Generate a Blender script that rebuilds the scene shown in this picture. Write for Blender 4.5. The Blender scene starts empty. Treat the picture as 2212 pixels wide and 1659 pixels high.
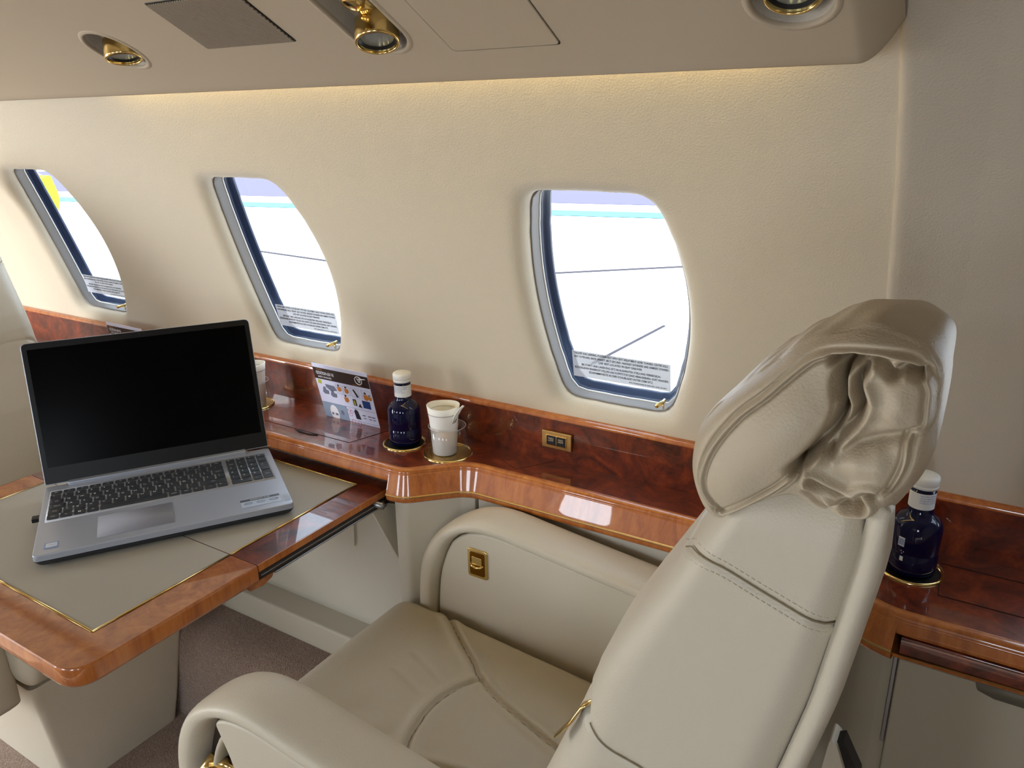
import bpy, bmesh, math, random
import numpy as np
from mathutils import Vector, Matrix
random.seed(4); RNG = np.random.RandomState(7)
C = bpy.context.scene.collection
SC = bpy.context.scene
R = math.radians

# ------------------------------------------------------------------ camera, world, sun, exposure
def make_camera():
    yaw, pitch, roll, f = R(32.0), R(18.8), R(-0.8), 1690.0
    F = Vector((-math.sin(yaw)*math.cos(pitch), math.cos(yaw)*math.cos(pitch), -math.sin(pitch)))
    right = Vector((math.cos(yaw), math.sin(yaw), 0)); up = right.cross(F)
    Rr = right*math.cos(roll) + up*math.sin(roll); U = -right*math.sin(roll) + up*math.cos(roll)
    cd = bpy.data.cameras.new('camera'); cam = bpy.data.objects.new('camera', cd); C.objects.link(cam)
    cd.sensor_fit = 'HORIZONTAL'; cd.sensor_width = 36.0; cd.lens = 36.0*f/2212.0
    cd.clip_start = 0.01; cd.clip_end = 300
    m = Matrix((Rr, U, -F)).transposed().to_4x4(); m.translation = Vector((0, 0, 1.29))
    cam.matrix_world = m; SC.camera = cam
make_camera()

WORLD_STRENGTH = 5.0
w = bpy.data.worlds.new('sky'); SC.world = w; w.use_nodes = True
bgn = w.node_tree.nodes['Background']
bgn.inputs[0].default_value = (0.74, 0.86, 1.0, 1); bgn.inputs[1].default_value = WORLD_STRENGTH

sd = bpy.data.lights.new('sun', 'SUN'); sd.energy = 9.0; sd.angle = R(0.6); sd.color = (1, .95, .88)
so = bpy.data.objects.new('sun', sd); C.objects.link(so)
so.rotation_euler = Vector((-.55, -.35, 1.0)).to_track_quat('Z', 'Y').to_euler()

def area(name, loc, target, sx, sy, power, color=(1, 1, 1), portal=False):
    d = bpy.data.lights.new(name, 'AREA'); d.shape = 'RECTANGLE'; d.size = sx; d.size_y = sy
    d.energy = power; d.color = color
    o = bpy.data.objects.new(name, d); C.objects.link(o); o.location = loc
    o.rotation_euler = (Vector(loc) - Vector(target)).to_track_quat('Z', 'Y').to_euler()
    if portal: d.cycles.is_portal = True
    return o

SC.view_settings.view_transform = 'Standard'; SC.view_settings.look = 'None'
SC.view_settings.gamma = 1; SC.view_settings.use_curve_mapping = False
SC.view_settings.exposure = 0.36
SC.cycles.use_denoising = True
SC.cycles.max_bounces = 12; SC.cycles.diffuse_bounces = 7; SC.cycles.glossy_bounces = 5
SC.cycles.transparent_max_bounces = 16; SC.cycles.transmission_bounces = 8
SC.cycles.sample_clamp_indirect = 6; SC.cycles.caustics_refractive = False; SC.cycles.caustics_reflective = False

WIN_X = [-1.855, -1.165, -0.480, 0.205]
for k, x in enumerate(WIN_X + [-2.54]):
    area('window_portal', (x, 1.13, 1.02), (x, .2, .9), .27, .34, 1, portal=True)
for x in WIN_X:
    area('window_portal', (x, -.73, 1.02), (x, .2, .9), .27, .34, 1, portal=True)
    area('window_daylight', (x, -.80, 1.04), (x, .2, .80), .30, .38, 4.8, (.90, .95, 1))
area('door_portal', (-3.05, -.62, .85), (-3.05, .2, .85), .9, 1.5, 1, portal=True)
area('door_daylight', (-3.05, -1.0, 1.0), (-1.3, 1.0, .7), .85, 1.2, 38, (1, .98, .96))

# ------------------------------------------------------------------ material helpers
def lin(h):
    r = [int(h[i:i+2], 16)/255 for i in (0, 2, 4)]
    return tuple((c/12.92 if c <= .04045 else ((c+.055)/1.055)**2.4) for c in r) + (1,)
MATS = {}
def mat(name, col, rough=.5, metal=0, coat=0, coat_r=.05, spec=.5, sheen=0, alpha=1, trans=0, ior=1.45, emit=None, es=0):
    m = bpy.data.materials.new(name); m.use_nodes = True
    b = m.node_tree.nodes['Principled BSDF']
    c = lin(col) if isinstance(col, str) else col
    b.inputs['Base Color'].default_value = c; b.inputs['Roughness'].default_value = rough
    b.inputs['Metallic'].default_value = metal; b.inputs['Coat Weight'].default_value = coat
    b.inputs['Coat Roughness'].default_value = coat_r; b.inputs['Specular IOR Level'].default_value = spec
    b.inputs['Sheen Weight'].default_value = sheen; b.inputs['Alpha'].default_value = alpha
    b.inputs['Transmission Weight'].default_value = trans; b.inputs['IOR'].default_value = ior
    if emit: b.inputs['Emission Color'].default_value = lin(emit); b.inputs['Emission Strength'].default_value = es
    MATS[name] = m; return m
def nodes(m): return m.node_tree.nodes, m.node_tree.links, m.node_tree.nodes['Principled BSDF']
def objcoord(N, L, scale=(1, 1, 1)):
    t = N.new('ShaderNodeTexCoord'); mp = N.new('ShaderNodeMapping'); mp.inputs['Scale'].default_value = scale
    L.new(t.outputs['Object'], mp.inputs['Vector']); return mp.outputs['Vector']
def noise(N, L, vec, scale, detail=2, rough=.5, dist=0):
    n = N.new('ShaderNodeTexNoise'); n.inputs['Scale'].default_value = scale
    n.inputs['Detail'].default_value = detail; n.inputs['Roughness'].default_value = rough; n.inputs['Distortion'].default_value = dist
    L.new(vec, n.inputs['Vector']); return n.outputs['Fac']
def bump(m, parts, dist=.001):
    """parts: list of (scale, detail, strength)"""
    N, L, b = nodes(m); vec = objcoord(N, L); prev = None
    for s, d, st in parts:
        f = noise(N, L, vec, s, d)
        bn = N.new('ShaderNodeBump'); bn.inputs['Strength'].default_value = st; bn.inputs['Distance'].default_value = dist
        L.new(f, bn.inputs['Height'])
        if prev: L.new(prev, bn.inputs['Normal'])
        prev = bn.outputs['Normal']
    L.new(prev, b.inputs['Normal'])
def ramp(N, L, fac, stops):
    r = N.new('ShaderNodeValToRGB'); e = r.color_ramp.elements
    while len(e) < len(stops): e.new(.5)
    for el, (p, c) in zip(e, stops): el.position = p; el.color = lin(c)
    L.new(fac, r.inputs['Fac']); return r.outputs['Color']
def wood(name, stops, scale=(1, 1, 1), s1=14, dist=2.5, fine=120, coat=1.0):
    m = mat(name, '7a3010', rough=.35, coat=coat, coat_r=.02)
    N, L, b = nodes(m); vec = objcoord(N, L, scale)
    a = noise(N, L, vec, s1, 5, .62, dist); f = noise(N, L, vec, fine, 3, .6, .4)
    mx = N.new('ShaderNodeMath'); mx.operation = 'MULTIPLY_ADD'; mx.inputs[1].default_value = .28; mx.inputs[2].default_value = -.14
    L.new(f, mx.inputs[0]); ad = N.new('ShaderNodeMath'); ad.operation = 'ADD'
    L.new(a, ad.inputs[0]); L.new(mx.outputs[0], ad.inputs[1])
    L.new(ramp(N, L, ad.outputs[0], stops), b.inputs['Base Color'])
    return m
M_wall = mat('ultraleather wall', 'ccc2ae', rough=.62, sheen=.15, spec=.3)
bump(M_wall, [(430, 3, .5), (60, 3, .12)], .0010)
M_ceil = mat('ceiling vinyl', 'b3a590', rough=.6, spec=.3); bump(M_ceil, [(500, 2, .12)], .0006)
M_aft = mat('aft panel ultraleather', 'b9b0a1', rough=.62, spec=.3); bump(M_aft, [(430, 3, .5), (60, 3, .12)], .0010)
M_lower = mat('lower side panel', 'c8c3b4', rough=.55, spec=.35); bump(M_lower, [(420, 2, .15)], .0006)
M_step = mat('kick step', 'c2bcaa', rough=.45)
M_leather = mat('seat leather', 'c8bfac', rough=.42, spec=.45); bump(M_leather, [(620, 3, .28), (9, 2, .10)], .0012)
M_leather2 = mat('seat cushion leather', 'bdb4a0', rough=.42, spec=.45); bump(M_leather2, [(620, 3, .28), (9, 2, .25)], .0014)
M_leather3 = mat('headrest leather', 'c0b29a', rough=.45, spec=.4); bump(M_leather3, [(520, 3, .35), (30, 3, .25)], .0014)
M_seam_shade = mat('seam shadow line', '8d8068', rough=.7)  # leather tone darkened to paint the shadow line along the seams
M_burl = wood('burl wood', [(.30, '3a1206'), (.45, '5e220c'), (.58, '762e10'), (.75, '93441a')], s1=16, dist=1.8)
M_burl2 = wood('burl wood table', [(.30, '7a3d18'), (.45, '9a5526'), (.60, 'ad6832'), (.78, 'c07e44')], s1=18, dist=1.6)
M_edge = wood('satinwood edge', [(.30, '98501c'), (.50, 'b26425'), (.72, 'c47936')], scale=(6, 6, .6), s1=9, dist=.6, fine=60)
M_brass = mat('polished brass', 'e8cb88', rough=.16, metal=1); M_brassb = mat('brushed brass', 'c7a469', rough=.32, metal=1)
M_alu = mat('brushed aluminium', 'a9abb0', rough=.35, metal=1)
M_dark = mat('black plastic', '0d0d0e', rough=.45); M_slot = mat('dark rail', '2a211d', rough=.4)
M_carpet = mat('carpet', '8d7b70', rough=.95, spec=.1, sheen=.4); bump(M_carpet, [(420, 3, 1.0), (120, 3, .5)], .004)
_N, _L, _b = nodes(M_carpet); _f = noise(_N, _L, objcoord(_N, _L), 380, 3)
_L.new(ramp(_N, _L, _f, [(.3, '76614f'), (.5, '947b6a'), (.7, 'ad9582')]), _b.inputs['Base Color'])
M_white = mat('white plastic', 'e9e9e6', rough=.4); M_paper = mat('paper cup', 'f6f5f0', rough=.55)
M_reveal = mat('window reveal', '75706b', rough=.45); M_seal = mat('window seal', '1d2b45', rough=.35)
M_line = mat('window liner edge', 'd8d4cc', rough=.4)
def glassy(name, tint=(1, 1, 1, 1), gl=.06):
    m = bpy.data.materials.new(name); m.use_nodes = True; N = m.node_tree.nodes; L = m.node_tree.links; N.clear()
    o = N.new('ShaderNodeOutputMaterial'); t = N.new('ShaderNodeBsdfTransparent'); g = N.new('ShaderNodeBsdfGlossy')
    t.inputs[0].default_value = tint; g.inputs['Roughness'].default_value = .01; mx = N.new('ShaderNodeMixShader')
    fr = N.new('ShaderNodeLayerWeight'); fr.inputs[0].default_value = .5; pw = N.new('ShaderNodeMath'); pw.operation = 'POWER'; pw.inputs[1].default_value = 4.0
    ml = N.new('ShaderNodeMath'); ml.operation = 'MULTIPLY_ADD'; ml.inputs[1].default_value = .5; ml.inputs[2].default_value = gl; ml.use_clamp = True
    L.new(fr.outputs['Facing'], pw.inputs[0]); L.new(pw.outputs[0], ml.inputs[0]); L.new(ml.outputs[0], mx.inputs[0]); L.new(t.outputs[0], mx.inputs[1]); L.new(g.outputs[0], mx.inputs[2])
    L.new(mx.outputs[0], o.inputs[0]); return m
M_pane = glassy('acrylic pane', (.62, .64, .66, 1), gl=.012); M_clear = glassy('clear plastic tumbler', (.975, .975, .975, 1), gl=.04)
M_label = mat('clear placard film', 'c3cddd', rough=.4, alpha=.93); M_ink = mat('dark ink', '23262e', rough=.6)

# ------------------------------------------------------------------ mesh helpers
def mesh_np(name, V, F):
    me = bpy.data.meshes.new(name); me.from_pydata([tuple(map(float, v)) for v in V], [], [tuple(map(int, f)) for f in F]); me.update(); return me
def link(name, me, m, parent=None, smooth=True, off=None):
    if off is not None: me.transform(Matrix.Translation(-Vector(off)))
    if smooth:
        for p in me.polygons: p.use_smooth = True
    if m is not None: me.materials.append(m)
    o = bpy.data.objects.new(name, me); C.objects.link(o)
    if parent is not None: o.parent = parent
    return o
class Root:
    """thing whose meshes are written in cabin coordinates; origin at its base"""
def thing(name, label, cat, loc=(0, 0, 0), rotz=0, group=None):
    o = bpy.data.objects.new(name, None); C.objects.link(o); o.empty_display_size = .05
    o.location = loc; o.rotation_euler = (0, 0, rotz); o['label'] = label; o['category'] = cat
    if group: o['group'] = group
    return o
def tag(o, label, cat, group=None):
    o['label'] = label; o['category'] = cat
    if group: o['group'] = group
    return o
def part(name, me, m, root, smooth=True, world=True, bevel=0, seg=2, sub=0, autosm=None):
    """world=True: me is in cabin coords, shift by the root's base"""
    top = root
    while top is not None and top.parent is not None: top = top.parent
    off = tuple(top.location) if (world and top is not None) else None
    o = link(name, me, m, root, smooth, off)
    if bevel:
        b = o.modifiers.new('bevel', 'BEVEL'); b.width = bevel; b.segments = seg; b.limit_method = 'ANGLE'; b.angle_limit = R(35)
        b.harden_normals = True
    if autosm: me.set_sharp_from_angle(angle=R(autosm))
    elif bevel: me.set_sharp_from_angle(angle=R(35))
    return o
def struct(name, me, m, smooth=True, label=None, autosm=None):
    o = link(name, me, m, None, smooth); o['kind'] = 'structure'
    if autosm: me.set_sharp_from_angle(angle=R(autosm))
    o['label'] = label or name.replace('_', ' '); o['category'] = 'interior'; return o
def box(x0, x1, y0, y1, z0, z1):
    V = [(x, y, z) for x in (x0, x1) for y in (y0, y1) for z in (z0, z1)]
    F = [(0, 1, 3, 2), (4, 6, 7, 5), (0, 4, 5, 1), (2, 3, 7, 6), (0, 2, 6, 4), (1, 5, 7, 3)]
    return mesh_np('box', V, F)
def grid(P, close_u=False, close_v=False, flip=False):
    """P (nu,nv,3)"""
    nu, nv = P.shape[:2]; V = P.reshape(-1, 3); F = []
    for i in range(nu if close_u else nu-1):
        for j in range(nv if close_v else nv-1):
            a, b, c, d = i*nv+j, ((i+1) % nu)*nv+j, ((i+1) % nu)*nv+(j+1) % nv, i*nv+(j+1) % nv
            F.append((a, d, c, b) if flip else (a, b, c, d))
    return V, F
def join(*ms):
    V, F = [], []
    for v, f in ms:
        o = len(V); V += [tuple(p) for p in v]; F += [tuple(k+o for k in q) for q in f]
    return V, F
def extrude(poly, a0, a1, axis='z', name='prism'):
    """closed prism of a 2D polygon. axis z: (x,y); y: (x,z); x: (y,z)"""
    def p3(p, t): return {'z': (p[0], p[1], t), 'y': (p[0], t, p[1]), 'x': (t, p[0], p[1])}[axis]
    n = len(poly); V = [p3(p, a0) for p in poly] + [p3(p, a1) for p in poly]
    F = [tuple(range(n))[::-1], tuple(range(n, 2*n))] + [(i, (i+1) % n, n+(i+1) % n, n+i) for i in range(n)]
    me = mesh_np(name, V, F); bm = bmesh.new(); bm.from_mesh(me); bmesh.ops.recalc_face_normals(bm, faces=bm.faces); bm.to_mesh(me); bm.free(); return me
def fix(me):
    bm = bmesh.new(); bm.from_mesh(me); bmesh.ops.recalc_face_normals(bm, faces=bm.faces); bm.to_mesh(me); bm.free(); return me
def catmull(pts, n=8, closed=False):
    P = [np.array(p, float) for p in pts]; out = []
    m = len(P); rng = range(m) if closed else range(m-1)
    for i in rng:
        p0 = P[(i-1) % m] if closed or i > 0 else 2*P[0]-P[1]; p1 = P[i]; p2 = P[(i+1) % m]
        p3 = P[(i+2) % m] if closed or i+2 < m else 2*P[-1]-P[-2]
        for t in np.linspace(0, 1, n, endpoint=False):
            out.append(.5*((2*p1)+(-p0+p2)*t+(2*p0-5*p1+4*p2-p3)*t*t+(-p0+3*p1-3*p2+p3)*t**3))
    if not closed: out.append(P[-1])
    return np.array(out)
def roundpoly(pts, rad, n=6):
    """round the corners of a closed 2D polygon; rad scalar or list"""
    out = []; m = len(pts)
    for i, p in enumerate(pts):
        r = rad[i] if isinstance(rad, (list, tuple)) else rad
        p = np.array(p, float); a = np.array(pts[i-1], float)-p; b = np.array(pts[(i+1) % m], float)-p
        la, lb = np.linalg.norm(a), np.linalg.norm(b); a /= la; b /= lb
        if r <= 0: out.append(tuple(p)); continue
        ang = math.acos(max(-1, min(1, a@b))); d = min(r/math.tan(ang/2), la*.49, lb*.49)
        p1, p2 = p+a*d, p+b*d
        for t in np.linspace(0, 1, n): out.append(tuple((1-t)**2*p1+2*t*(1-t)*p+t*t*p2))
    return out
def tube(path, r, n=10, closed=False, ell=None, caps=True, up=(0, 1, 0)):
    """path Nx3. ell=(a,b) half sizes: a along 'up'-ish axis, b along the other"""
    P = np.array(path, float); m = len(P); rings = []
    T = np.gradient(P, axis=0) if not closed else np.roll(P, -1, 0)-np.roll(P, 1, 0)
    T /= np.linalg.norm(T, axis=1)[:, None]
    u = np.array(up, float)
    for i in range(m):
        t = T[i]; a = u-t*(u@t)
        if np.linalg.norm(a) < 1e-3: a = np.array([1, 0, 0])-t*t[0]
        a /= np.linalg.norm(a); b = np.cross(t, a)
        rr = r[i] if hasattr(r, '__len__') else r
        ea, eb = ell if ell else (rr, rr)
        if hasattr(eb, '__len__'): eb = eb[i]
        k = np.linspace(0, 2*math.pi, n, endpoint=False)
        if ell:  # superellipse section
            c, s = np.cos(k), np.sin(k); e = .72
            c = np.sign(c)*abs(c)**e; s = np.sign(s)*abs(s)**e
        else: c, s = np.cos(k), np.sin(k)
        rings.append(P[i]+np.outer(c*ea, a)+np.outer(s*eb, b))
    G = np.array(rings); V, F = grid(G, close_u=closed, close_v=True)
    F = list(F)
    if caps and not closed:
        F.append(tuple(range(n))); F.append(tuple((m-1)*n+j for j in range(n))[::-1])
    return V, F
def tmesh(*a, **k):
    V, F = tube(*a, **k); return fix(mesh_np('tube', V, F))
def lathe(prof, cx, cy, n=48, sq=0):
    """prof list (r,z); sq: squareness superellipse exponent add"""
    k = np.linspace(0, 2*math.pi, n, endpoint=False); G = []
    for r, z in prof:
        if sq:
            c, s = np.cos(k), np.sin(k); e = 2/(2+sq); q = 1
            G.append(np.stack([cx+r*np.sign(c)*abs(c)**e, cy+r*np.sign(s)*abs(s)**e, np.full(n, z)], 1))
        else: G.append(np.stack([cx+r*np.cos(k), cy+r*np.sin(k), np.full(n, z)], 1))
    V, F = grid(np.array(G), close_v=True); return fix(mesh_np('lathe', V, F))
def rbox(n, half, r):
    """rounded box centred at origin, grid on each face; returns V (N,3), F"""
    idx = {}; V = []; F = []
    nx, ny, nz = n
    def vid(i, j, k):
        key = (i, j, k)
        if key not in idx: idx[key] = len(V); V.append((2*i/nx-1, 2*j/ny-1, 2*k/nz-1))
        return idx[key]
    for i in range(nx):
        for j in range(ny):
            F.append((vid(i, j, 0), vid(i, j+1, 0), vid(i+1, j+1, 0), vid(i+1, j, 0))); F.append((vid(i, j, nz), vid(i+1, j, nz), vid(i+1, j+1, nz), vid(i, j+1, nz)))
    for i in range(nx):
        for k in range(nz):
            F.append((vid(i, 0, k), vid(i+1, 0, k), vid(i+1, 0, k+1), vid(i, 0, k+1))); F.append((vid(i, ny, k), vid(i, ny, k+1), vid(i+1, ny, k+1), vid(i+1, ny, k)))
    for j in range(ny):
        for k in range(nz):
            F.append((vid(0, j, k), vid(0, j, k+1), vid(0, j+1, k+1), vid(0, j+1, k))); F.append((vid(nx, j, k), vid(nx, j+1, k), vid(nx, j+1, k+1), vid(nx, j, k+1)))
    V = np.array(V); h = np.array(half, float); rr = np.array(r, float)*np.ones(3)
    # denser rows near the edge: param remap
    p = V*h; q = np.clip(p, -(h-rr), h-rr); d = (p-q)/rr; nn = np.linalg.norm(d, axis=1); mx = np.abs(d).max(1)
    s = np.where(nn > 1e-9, mx/np.maximum(nn, 1e-9), 0)
    return q+d*s[:, None]*rr, F, V
def vnormals(V, F):
    F = np.array(F); a, b, c, d = V[F[:, 0]], V[F[:, 1]], V[F[:, 2]], V[F[:, 3]]
    fn = np.cross(c-a, d-b); N = np.zeros_like(V)
    for k in range(4): np.add.at(N, F[:, k], fn)
    return N/np.maximum(np.linalg.norm(N, axis=1), 1e-12)[:, None]
def polydist(P, line):
    """P (N,2), line (M,2) -> distance"""
    L = np.array(line, float); D = np.full(len(P), 1e9)
    for a, b in zip(L[:-1], L[1:]):
        ab = b-a; t = np.clip(((P-a)@ab)/max(ab@ab, 1e-12), 0, 1); D = np.minimum(D, np.linalg.norm(P-(a+t[:, None]*ab), axis=1))
    return D
def groove(V, N, dist, mask, depth, width):
    return V-N*(mask*depth*np.exp(-(dist/width)**2))[:, None]
_tx = {}
def text_mesh(s, size, ext=0.0, align='CENTER', bold=False, sx=1.0):
    cu = bpy.data.curves.new('t', 'FONT'); cu.body = s; cu.size = size; cu.align_x = align; cu.align_y = 'CENTER'
    cu.resolution_u = 2; cu.offset = size*.02 if bold else 0
    o = bpy.data.objects.new('t', cu); C.objects.link(o); bpy.context.view_layer.update()
    me = bpy.data.meshes.new_from_object(o.evaluated_get(bpy.context.evaluated_depsgraph_get()))
    bpy.data.objects.remove(o); bpy.data.curves.remove(cu)
    if sx != 1: me.transform(Matrix.Diagonal((sx, 1, 1, 1)))
    return me
def merged(meshes):
    bm = bmesh.new()
    for me in meshes: bm.from_mesh(me)
    out = bpy.data.meshes.new('m'); bm.to_mesh(out); bm.free(); return out
def flat(poly, z=0): return mesh_np('flat', [(p[0], p[1], z) for p in poly], [tuple(range(len(poly)))])
def frame_m(o, x, y):
    """matrix with origin o, unit axes x,y (z = x cross y)"""
    x = Vector(x).normalized(); y = Vector(y); z = x.cross(y).normalized(); y = z.cross(x)
    m = Matrix((x, y, z)).transposed().to_4x4(); m.translation = Vector(o); return m
def copy_tree(o, parent=None):
    c = o.copy(); C.objects.link(c)
    if parent is not None: c.parent = parent
    for ch in list(o.children): copy_tree(ch, c)
    return c

# ------------------------------------------------------------------ cabin shell
YC, ZC, RC = .2, .75, .868
def cyl(x, phi, d=0.0, sgn=1):
    return (x, YC+sgn*(RC+d)*math.cos(phi), ZC+(RC+d)*math.sin(phi))
PH0, HX, HS, NE = .3211, .123, .1736, 3.2     # window centre angle, half sizes, roundness
def _win_outline():
    side = [(.124-.0345*(u*u), .1736*u) for u in np.linspace(-1, 1, 13)]
    topc = [(.0895*(1-2*v), .1736+.004*(1-(1-2*v)**2)) for v in np.linspace(0, 1, 7)][1:-1]
    pts = side+topc+[(-x, y) for x, y in side[::-1]]+[(-x, -y) for x, y in topc]
    rad = [0]*len(pts); n = len(side); m = len(topc)
    for i in (0, n-1, n+m, 2*n+m-1): rad[i] = 1
    out = []
    for i, p in enumerate(pts):
        if rad[i]:
            # round with a long radius by cutting the corner in arc length
            out.append((p[0]*.965, p[1]*.982))
        elif not any(rad[(i+d) % len(pts)] for d in (-1, 1)): out.append(p)
    return catmull_early(out, 8)
def catmull_early(pts, n):
    P = [np.array(p, float) for p in pts]; out = []; m = len(P)
    for i in range(m):
        p0, p1, p2, p3 = P[i-1], P[i], P[(i+1) % m], P[(i+2) % m]
        for t in np.linspace(0, 1, n, endpoint=False): out.append(.5*((2*p1)+(-p0+p2)*t+(2*p0-5*p1+4*p2-p3)*t*t+(-p0+3*p1-3*p2+p3)*t**3))
    return np.array(out)
_WO = _win_outline(); _wa = np.arctan2(_WO[:, 1], _WO[:, 0]); _o = np.argsort(_wa); _wa, _wr = _wa[_o], np.linalg.norm(_WO, axis=1)[_o]
_wa = np.concatenate([_wa-2*math.pi, _wa, _wa+2*math.pi]); _wr = np.tile(_wr, 3)
def outline(t, k=0.0):
    r = float(np.interp((t+math.pi) % (2*math.pi)-math.pi, _wa, _wr)); r2 = float(np.interp((t+.02+math.pi) % (2*math.pi)-math.pi, _wa, _wr))
    dr = (r2-r)/.02; r += k*math.sqrt(1+(dr/r)**2) if k > 0 else k*min(1.25, math.sqrt(1+(dr/r)**2)); return r*math.cos(t), r*math.sin(t)
def window_wall(name, xs, xmin, xmax, sgn, m, phi_lo, phi_hi, label, N=72):
    V, F = [], []
    def add(P):
        v, f = grid(P, close_v=False, flip=(sgn < 0)); o = len(V); V.extend([tuple(p) for p in v]); F.extend([tuple(k+o for k in q) for q in f])
    edges = [xmin]+[(a+b)/2 for a, b in zip(xs[:-1], xs[1:])]+[xmax]
    for i, xc in enumerate(xs):
        l, r = edges[i]-xc, edges[i+1]-xc; lo, hi = (phi_lo-PH0)*RC, (phi_hi-PH0)*RC
        corners = [math.atan2(hi, r), math.atan2(hi, l), math.atan2(lo, l), math.atan2(lo, r)]
        ts = sorted(set([round(t, 6) for t in np.linspace(-math.pi, math.pi, 2*N, endpoint=False)]+[round(t, 6) for t in corners])); ts.append(ts[0]+2*math.pi)
        G = []
        prof = [(0, .030), (.0002, .024), (.0022, .0175), (.0055, .0115), (.010, .0065), (.0155, .003), (.0215, .001), (.0275, .0002), (.033, 0)]
        for e, d in prof:
            G.append([cyl(xc+outline(t, e)[0], PH0+outline(t, e)[1]/RC, d, sgn) for t in ts])
        for q in np.linspace(0, 1, 10)[1:]:
            row = []
            for t in ts:
                a = np.array(outline(t, .033)); c, s = math.cos(t), math.sin(t)
                k = min([v for v in [(r/c if c > 1e-9 else 9e9), (l/c if c < -1e-9 else 9e9), (hi/s if s > 1e-9 else 9e9), (lo/s if s < -1e-9 else 9e9)] if v > 0])
                b = np.array([c*k, s*k]); p = a+(b-a)*q
                row.append(cyl(xc+p[0], PH0+p[1]/RC, 0, sgn))
            G.append(row)
        add(np.array(G))
    return struct(name, mesh_np(name, V, F), m, label=label)
PHL, PHH = .055, .90
XA = -.104
window_wall('wall_left', [-2.54]+WIN_X[:3], -2.9, XA, 1, M_wall, PHL, PHH, 'cream curved cabin side wall with the row of windows')
window_wall('wall_left_aft', WIN_X[3:], XA+.006, .75, 1, M_aft, PHL, PHH+.25, 'beige side wall panel behind the seam at right')
window_wall('wall_right', WIN_X, -2.45, .75, -1, M_wall, PHL, PHH, 'cream side wall on the other side of the cabin')
def arcstrip(x0, x1, p0, p1, d=0, n=12, sgn=1, nx=2):
    P = np.array([[cyl(x, p, d, sgn) for p in np.linspace(p0, p1, n)] for x in np.linspace(x0, x1, nx)])
    return grid(P)
V, F = join(arcstrip(-3.6, XA, PHH, math.pi-PHH, 0, 20), arcstrip(XA, .75, PHH+.25, math.pi-PHH, 0, 20))
struct('ceiling', mesh_np('c', V, F), M_ceil, label='curved cabin headliner')
V, F = join(arcstrip(-3.6, -2.9, PHL, PHH))
struct('wall_left_forward', mesh_np('c', V, F), M_wall)
V, F = join(arcstrip(-2.45, .75, -.75, PHL, 0, 12, -1))
struct('wall_right_lower', mesh_np('c', V, F), M_lower)
V, F = join(arcstrip(-3.6, .75, -.518, PHL, .004, 14, 1))
struct('wall_left_lower', mesh_np('c', V, F), M_lower)
def disc(x, name):
    k = np.linspace(0, 2*math.pi, 48, endpoint=False)
    struct(name, mesh_np(name, [(x, YC+.9*math.cos(a), ZC+.9*math.sin(a)) for a in k], [tuple(range(48))]), M_aft)
disc(.75, 'wall_aft'); disc(-3.6, 'wall_forward')
# rounded leading edge of the aft panel at the seam
P = []
for ph in np.linspace(PHL, PHH+.27, 40):
    row = []
    for u, d in ((-.001, .03), (-.001, .004), (0, -.001), (.003, -.004), (.007, -.0052), (.014, -.005), (.03, -.0035), (.06, -.0012), (.10, .0015)):
        row.append(cyl(XA+u, ph, d))
    P.append(row)
V, F = grid(np.array(P)); struct('trim_1', fix(mesh_np('t', V, F)), M_aft, label='rounded padded edge of the aft wall panel')

# floor with raised carpeted shoulder
prof = [(-.70, .08), (.30, .08), (.775, .08), (.783, .084), (.786, .10), (.789, .20), (.795, .262), (.806, .290), (.824, .303), (.86, .311), (.95, .315)]
pc = catmull(prof, 3)
P = np.array([[(x, p[0], p[1]) for p in pc] for x in np.linspace(-3.6, .75, 3)])
V, F = grid(P); struct('floor', mesh_np('f', V, F), M_carpet, label='taupe carpeted floor')

# lower side panels and step under the ledge
V, F = join(([(-2.9, .938, .30), (-.788, .938, .30), (-.788, .938, .712), (-2.9, .938, .712)], [(0, 1, 2, 3)]))
struct('trim_2', mesh_np('t', V, F), M_lower, smooth=False, label='pale side panel under the table')
sp = roundpoly([(.99, .367), (.886, .367), (.884, .29), (.99, .29)], [0, .006, 0, 0])
struct('baseboard_left', extrude(sp, -2.9, -.6, 'x'), M_step, label='pale kick step along the floor', autosm=40)
# side panel right of the column
struct('trim_3', extrude(roundpoly([(-.68, 1.0), (-.68, .974), (-.05, .974), (-.05, 1.0)], .004, 3), .312, .6895), M_lower, smooth=True, label='pale side panel beside the seat', autosm=40)
# diagonal column at the corner of the ledge
colp = roundpoly([(-.80, .99), (-.797, .896), (-.773, .896), (-.706, .963), (-.684, .972), (-.684, .99)], [.001, .004, .02, .02, .002, .001])
struct('trim_4', extrude(colp, .308, .6895), M_lower, label='pale upholstered column under the ledge corner', autosm=40)

# overhead panel (valance): profile in (y,z), sloping up inboard by 28 degrees
TB = math.tan(R(28)); PY, PZ = .80, 1.333
def vpt(x, y, off=0.0):
    z = PZ+(PY-y)*TB
    n = Vector((0, math.sin(R(28)), math.cos(R(28))))
    return Vector((x, y, z))-n*off
def oh_profile():
    p = [(.60, 1.462), (.775, 1.366), (.797, 1.351), (.806, 1.342), (.8075, 1.3345), (.8045, 1.3315), (.798, 1.3325)]
    for y in np.linspace(.79, .33, 40): p.append((y, PZ+(PY-y)*TB))
    p += [(.30, 1.578), (.20, 1.60)]
    return p
op = oh_profile(); rows = []
xs = list(np.linspace(-3.5, -.165, 80))+[-.155, -.147, -.14, -.133, -.127, -.12, -.113, -.106, -.099]
def endlift(x):
    if x <= -.1335: return 0
    t = (x+.1335)/.0345; return .036*t**1.9
for x in xs:
    rows.append([(x, y, z+endlift(x)) for y, z in op])
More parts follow.
